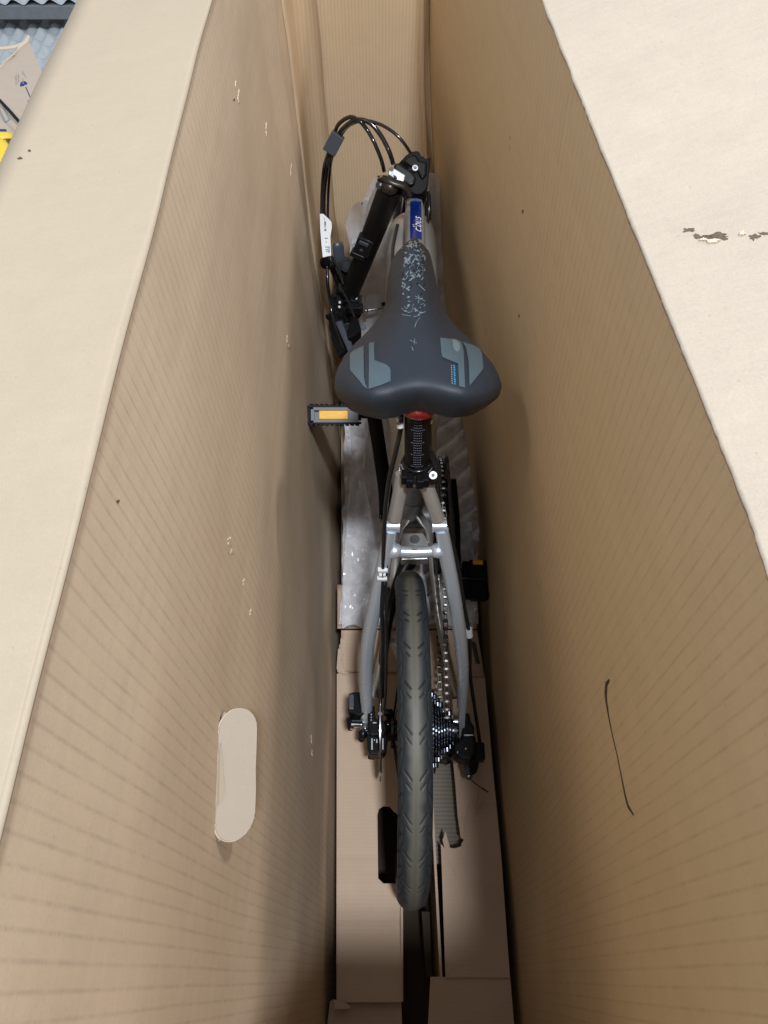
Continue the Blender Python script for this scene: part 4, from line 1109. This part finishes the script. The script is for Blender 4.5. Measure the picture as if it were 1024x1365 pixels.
# --- cables
def cable(pts, r_=.0026, m_='cable', nm='cable', parent=bike, k=8):
    return MB().tube(smooth_path(pts, k), r_, 10).build(nm, M[m_], parent)
cable([P(437,352,.62), P(430,330,.64), P(429,300,.67), P(429.5,260,.71), P(432,225,.76), P(438,204,.80), P(445,181,.83), P(452,165,.86), P(467,156,.88), P(480,162,.88), P(490,174,.87), P(499,190,.86), P(508,212,.84), P(512,228,.82)], .0030)
cable([P(440,352,.62), P(434,330,.64), P(432.5,300,.67), P(432,262,.71), P(436,225,.76), P(441,204,.80), P(450,182,.83), P(460,169,.86), P(475,160,.88), P(492,163,.88), P(506,178,.87), P(518,200,.86), P(524,218,.84)], .0034)
cable([P(455,372,.585), P(441,338,.62), P(437.5,300,.66), P(437.5,262,.70), P(440,228,.75), P(444,206,.80), P(454,182,.83), P(466,167,.86), P(485,161,.88), P(505,165,.88), P(524,176,.875), P(538,190,.865), P(548,205,.85)], .0024)
g = MB(); cA = P(445,191,.828); dA = (P(452,178,.83)-P(438,205,.80)).normalized(); vd = (CAM-cA).normalized(); sA = dA.cross(vd).normalized(); nA = sA.cross(dA)
g.box(cA, (.0105, .0155, .005), Matrix((sA, dA, nA)).transposed()); g.build('cable_joiner', M['grey_clip'], bike, smooth=False, bev=.0012)
cable([P(436,355,.62), P(437,380,.60), P(440,400,.575), P(443,420,.558), P(450,442,.552), P(458,465,.55)], .0030)
cable([P(452,378,.585), P(458,390,.58), P(466,405,.575), P(473,424,.572)], .0022)
cable([P(452,350,.60), P(453,362,.595), P(458,380,.585)], .0028)
cable([P(530,300,.80), P(524,330,.80), P(523,360,.80), P(521,400,.78)], .0026)
cable([P(571,255,.76), P(572,280,.74), P(568,310,.72)], .0026)
# rear cables
cable([P(535,553,.85), P(533.5,575,.82), P(527,605,.79), P(519,640,.75)] + [SZ(x, y)+Vector((0,-.004,.011)) for x, y in [(513.5,690),(512,725),(510.5,765),(509,810),(510,860),(508,905)]] + [P(507,948,.32)], .0030)
cable([SZ(x, y)+Vector((0.004,-.004,.009)) for x, y in [(514,735),(511,765),(511,810),(512,860),(511,915),(509,945)]], .0022)
cable([P(571,555,.84), P(573,580,.81), P(573,600,.79)], .0026)
cable([P(594,706,.60), P(608.5,745,.565), P(617.5,800,.51), P(626,850,.455), P(627,900,.35), P(634,950,.29), P(640,990,.245)], .0030)
cable([P(598,650,.52), P(603,690,.48), P(606,730,.44), P(609,770,.40)], .0032, 'black_gloss')
for (c_, w_) in ((SZ(510.3,761)+Vector((0,-.005,.012)), .0068), (SZ(509.6,772)+Vector((0,-.005,.012)), .0068)):
    g = MB(); g.box(c_, (w_, .0032, .003)); g.build('cable_clip', M['white_clip'], bike, smooth=False, bev=.0008)
g = MB(); g.box(SZ(507.5,766.5)+Vector((0,-.005,.012)), (.0022,.0035,.003)); g.box(SZ(512.5,766.5)+Vector((0,-.005,.012)), (.0018,.0035,.003)); g.build('cable_clip', M['white_clip'], bike, smooth=False, bev=.0006)
MB().cyl(P(624.3,838,.470), P(625.8,848,.457), .0056, n=14).build('cable_clip', M['white_clip'], bike)
# kickstand
MB().tube(smooth_path([P(548,748,.33), P(540,756,.33), P(528,785,.32), P(517,830,.30), P(511,880,.27), P(508,930,.24)], 6), np.interp(np.linspace(0,1,31),[0,.12,.3,1],[.013,.015,.010,.007]).tolist(), 16).build('kickstand', M['black_satin'], bike)
g = MB(); g.prism([P(x, y, .30) for x, y in [(505,800),(520,778),(545,768),(538,785),(522,795),(510,815)]], (0,0,-.012)); g.build('stand_plate', M['black_satin'], bike, smooth=False, bev=.003)

# --- left drop-out hardware
def bx(name, px0, py0, px1, py1, z, dz, m_, parent, bev=.0015):
    g = MB(); g.prism([P(x, y, z) for x, y in ((px0,py0),(px1,py0),(px1,py1),(px0,py1))], (0,0,-dz)); return g.build(name, M[m_], parent, smooth=False, bev=bev, seg=2)
g = MB(); g.prism([P(x, y, .31) for x, y in [(465,924),(473,922),(486,923),(486,951),(478,954),(464,948)]], (0,0,-.03)); g.prism([P(x, y, .285) for x, y in [(466,946),(484,948),(484,957),(474,955),(466,953)]], (0,0,-.02))
sb_ = g.build('speed_sensor', M['black'], bike, smooth=False, bev=.002)
bx('sensor_cap', 465, 925, 472, 945, .315, .006, 'grey_clip', sb_)
g = MB(); n0 = P(467,965,.28); n1 = P(486,966,.275); g.cyl(n0, n0.lerp(n1,.22), .0095, n=18); g.cyl(n0, n1, .0055, n=16); g.cyl(n0.lerp(n1,.72), n1, .010, n=6); g.build('axle_nut', M['chrome'], bike)
g = MB(); g.cyl(P(469,961,.293), P(483,961,.290), .0042, n=12); g.cyl(P(466,958,.285), P(468,972,.270), .0052, n=12); g.ell(P(484,978,.262), (.008,.010,.010)); g.ell(P(482,984,.255), (.006,.007,.006)); g.build('axle_spacer', M['black_metal'], bike)
g = MB(); g.cyl(P(477,951.5,.296), P(487,951.5,.296), .0013, n=8); g.build('pin', M['chrome'], bike)
g = MB(); g.prism([P(x, y, .31) for x, y in [(490,942),(499,940),(501,958),(513,960),(516,972),(512,980),(493,980),(490,965)]], (0,0,-.03))
g.prism([P(x, y, .30) for x, y in [(489,978),(494,974),(514,974),(517,982),(515,1000),(510,1006),(493,1006),(490,998)]], (0,0,-.03)); g.cyl(P(491,1007,.27), P(500,1008,.27), .006, n=14)
g.cyl(P(515,966,.275), P(526,966,.275), .016, n=20); g.cyl(P(512,950,.29), P(524,950,.29), .006, n=12)
cal = g.build('brake_caliper', M['black'], bike, smooth=False, bev=.0022, seg=3)
for (x0, y0, x1, y1) in ((495,984,497,999),(509.5,984,511.5,999),(497,962.5,502,963.8),(492,976.5,502,977.6),(504,976.5,510,977.6),(501.5,985,503.5,990)):
    bx('caliper_rib', x0, y0, x1, y1, .3035 if y0 > 970 else .313, .003, 'alu', cal, .0003)
for k in range(3): 
    p = P(495, 953+k*3.6, .312); MB().cyl(p, p+Vector((0,0,.0015)), .0013, n=8).build('bolt', M['chrome'], cal)
for (x, y, z) in ((517,966,.293),(522,965,.290),(487,971,.283),(499,986.5,.302),(507,986.5,.302)):
    p = P(x, y, z); MB().ell(p, (.0018,.0022,.0018), n=8, m=6).build('bolt', M['chrome'], cal)

# --- rear derailleur
g = MB(); g.prism([P(x, y, .29) for x, y in [(617,950),(626,950),(628,962),(633,968),(632,980),(634,1000),(628,1012),(615,1012),(606,1003),(605,992),(612,988),(616,985)]], (0,0,-.04))
g.cyl(P(606,996,.26), P(634,990,.26), .014, n=18); g.box(P(639,1003,.25), (.008,.014,.012)); g.tube([P(634,1010,.24), P(630,1026,.22), P(624,1030,.20)], .008, 12); g.ell(P(608,999,.275), (.010,.010,.010))
der = g.build('rear_derailleur', M['black'], bike, smooth=False, bev=.003, seg=3)
bx('derailleur_mark', 618.5, 979, 631, 980.4, .292, .002, 'alu', der, .0003)
for (x, y, z) in ((610,1003,.29),(621,998,.292)):
    MB().ell(P(x, y, z), (.0022,.0025,.002), n=8, m=6).build('bolt', M['chrome'], der)
g = MB(); g.cyl(P(603,962,.275), P(612,962,.275), .008, n=16); g.cyl(P(612,964,.27), P(621,964,.27), .010, n=6); g.build('axle_nut', M['chrome'], bike)
g = MB(); g.cyl(P(622,1022,.225), P(626,1036,.21), .0058, n=16); g.ell(P(625,1035,.215), (.0062,.0062,.006)); g.build('cable_barrel', M['grey_clip'], der)
MB().ell(P(625,1034,.222), (.0032,.0036,.0028), n=12, m=8).build('cable_barrel_tip', M['chrome'], der)
cable([P(626,1038,.215), P(636,1046,.205), P(644,1052,.20), P(651,1056,.195)], .0008, 'brown_black', 'cable_end', der)
MB().cyl(P(643,1050.5,.201), P(651,1056,.195), .0013, n=8).build('cable_ferrule', M['brown_black'], der)
# chain tensioner cage below
g = MB(); g.prism([P(x, y, .19) for x, y in [(588,985),(596,980),(604,990),(604,1008),(596,1012),(589,1006)]], (0,0,-.05)); g.build('derailleur_cage', M['black_metal'], der, smooth=False, bev=.003)

# --- paper tag around the cables
g = MB()
for (off, pxs) in ((0, [(426.5,285),(431,285),(437.5,291),(442,296),(442.5,303),(440.5,315),(441,330),(441.8,340.5),(438,341),(434,342),(430.5,343),(428.5,325),(427,305)]),):
    g.prism([P(x, y, .725) for x, y in pxs], (0, .0, -.0006))
pt_ = g.build('paper_tag', M['paper'], None, smooth=False)
tag(pt_, 'small white paper tag with grey barcode print wrapped on the brake cables', 'paper tag')
g = MB()
for (y0, y1, x0, x1) in [(291,293,432,433),(295,300.5,432.2,434.8),(301.5,303,432.5,434.6),(305,307.8,432.3,435.2),(317,318.2,432.8,437),(322,322.8,434,436),(328.6,329.8,433.6,440),(332,333,434,437.5),(334.5,335.2,434,440)]:
    g.prism([P(x, y, .7255) for x, y in ((x0,y0),(x1,y0),(x1,y1),(x0,y1))], (0,0,-.0003))
for k in range(7): g.prism([P(x, y, .7255) for x, y in ((437+k*.45,330.5),(437.2+k*.45,330.5),(437.2+k*.45,337),(437+k*.45,337))], (0,0,-.0003))
g.build('tag_print', M['ink'], pt_, smooth=False)

# ================================================================ THINGS OUTSIDE, TOP LEFT
def egg(name, x0, x1, y0, y1, z, per_, amp, th, m_, mside, label):
    nx = int((x1-x0)/per_*8); ny = int((y1-y0)/per_*8)
    G = [[(lerp(x0,x1,i/nx), lerp(y0,y1,j/ny), z + amp*math.sin(2*math.pi*lerp(x0,x1,i/nx)/per_)*math.sin(2*math.pi*lerp(y0,y1,j/ny)/per_) + .003*nzz(i*.1, j*.1, 1, 1)) for j in range(ny+1)] for i in range(nx+1)]
    o = MB().grid(G).build(name, M[m_], None, auto=False)
    tag(o, label, 'foam sheet')
    MB().box(((x0+x1)/2, (y0+y1)/2+.002, z-amp-th/2), ((x1-x0)/2, (y1-y0)/2, th/2)).build('foam_base', M[mside], o, bev=.004)
    return o
egg('foam_sheet', -1.9, -.75, 2.56, 3.6, .36, .058, .010, .042, 'foam', 'foam_dark', 'grey egg crate foam sheet, the upper one at the top left corner')
egg('foam_sheet', -1.75, -.80, 1.95, 2.64, .265, .072, .016, .05, 'foam', 'foam_dark', 'grey egg crate foam sheet lying under the upper one behind the torn carton')
cp_ = [(-30,118),(0,88),(18,74),(25,62),(38,53),(46,72),(57,98),(45,125),(28,165),(10,200),(-30,240)]
g = MB(); g.prism([P(x, y, .42) for x, y in cp_], (0,0,-.006))
ct_ = g.build('torn_carton', M['carton'], None, smooth=False); tag(ct_, 'torn light brown carton printed with a blue umbrella mark left of the box', 'carton')
g = MB(); g.prism([P(x, y, .412) for x, y in [(-30,140),(0,100),(36,62),(50,98),(26,160),(-30,235)]], (0,0,-.38)); g.build('carton_body', M['carton'], ct_, smooth=False)
rg = []
for k in range(30):
    t = k/29; x = lerp(-20, 38, t); y = interp(x, [-20,0,18,25,38],[105,88,74,62,53]); rg.append((x+rnd()*1.2, y-1.2-rnd()*2.2))
g = MB(); g.prism([P(x, y, .425) for x, y in rg] + [P(38,55,.424), P(25,65,.424), P(0,91,.424), P(-20,108,.424)], (0,0,-.004)); g.build('torn_edge', M['torn'], ct_, smooth=False)
g = MB(); g.prism([P(x, y, .424) for x, y in [(-20,62),(5,62),(20,60),(30,56),(38,46),(40,50),(32,58),(20,64),(0,66),(-20,66)]], (0,0,-.003)); g.build('torn_strip', M['torn'], ct_, smooth=False)
um = []
for k in range(9):
    a = math.pi*k/8; um.append((-5.2*math.cos(a), -5.6*math.sin(a)))
um += [(3.2,1.1),(1.2,-.3),(-.8,1.1),(-2.8,-.2)]
ca, sa = math.cos(-.45), math.sin(-.45)
g = MB(); g.prism([P(32+x*ca-y*sa, 113.5+x*sa+y*ca, .4205) for x, y in um], (0,0,-.0003))
for pl_ in ([(33.6,116),(34.8,115.6),(41.8,131),(40.6,131.6)], [(40.6,131),(41.8,130.6),(41.2,136),(39.6,136.5),(36.5,134.5),(37.2,133.6),(39.4,135),(40.3,134.4)], [(0,133),(0,133),(0,133)]):
    if pl_[0][0]: g.prism([P(x, y, .4205) for x, y in pl_], (0,0,-.0003))
g.build('umbrella_print', M['navy'], ct_, smooth=False)
g = MB()
for (a, b_) in (((-2,143),(7,163)),((4,140),(12.5,159)),((7,163.5),(14.5,158))):
    p, q = P(*a, .4206), P(*b_, .4206); d = (q-p).normalized(); n = Vector((-d.y, d.x, 0))*.0018; g.prism([p-n, q-n, q+n, p+n], (0,0,-.0003))
g.build('arrow_print', M['ink'], ct_, smooth=False)
g = MB()
for k in range(9):
    p = P(19+rnd()*14, 93+rnd()*14, .4206); q = p + Vector((.008, -.03*rnd()-.01, 0)); n = Vector((.001,0,0)); g.prism([p-n, q-n, q+n, p+n], (0,0,-.0003))
g.build('rain_print', mat('faint_ink', (.36, .31, .26), .9), ct_, smooth=False)
g = MB(); g.tube([P(-12,122,.45), P(0,134,.45), P(14,149,.452), P(28,165,.45)], .0042, 8, flat=.5); o = g.build('black_strap', M['black'], None); tag(o, 'thin black strap lying across the torn carton', 'strap')
g = MB(); g.prism([P(x, y, .47) for x, y in [(-20,172),(8,172),(9,177),(-20,178)]], (0,0,-.006))
o = g.build('navy_strip', M['navy'], None, smooth=False); tag(o, 'short navy blue plastic strip beside the yellow plastic on the carton', 'strip')
g = MB(); g.tube(smooth_path([P(-16,180,.47), P(0,181,.475), P(12,181,.47), P(16,185,.46), P(13,195,.44)], 5), .0135, 12, flat=.5); g.tube(smooth_path([P(-16,190,.47), P(-3,194,.475), P(2,206,.47), P(-2,222,.46)], 5), .022, 12, flat=.5)
o = g.build('yellow_handle', M['yellow'], None); tag(o, 'bright yellow curved plastic handle at the left picture edge', 'handle')
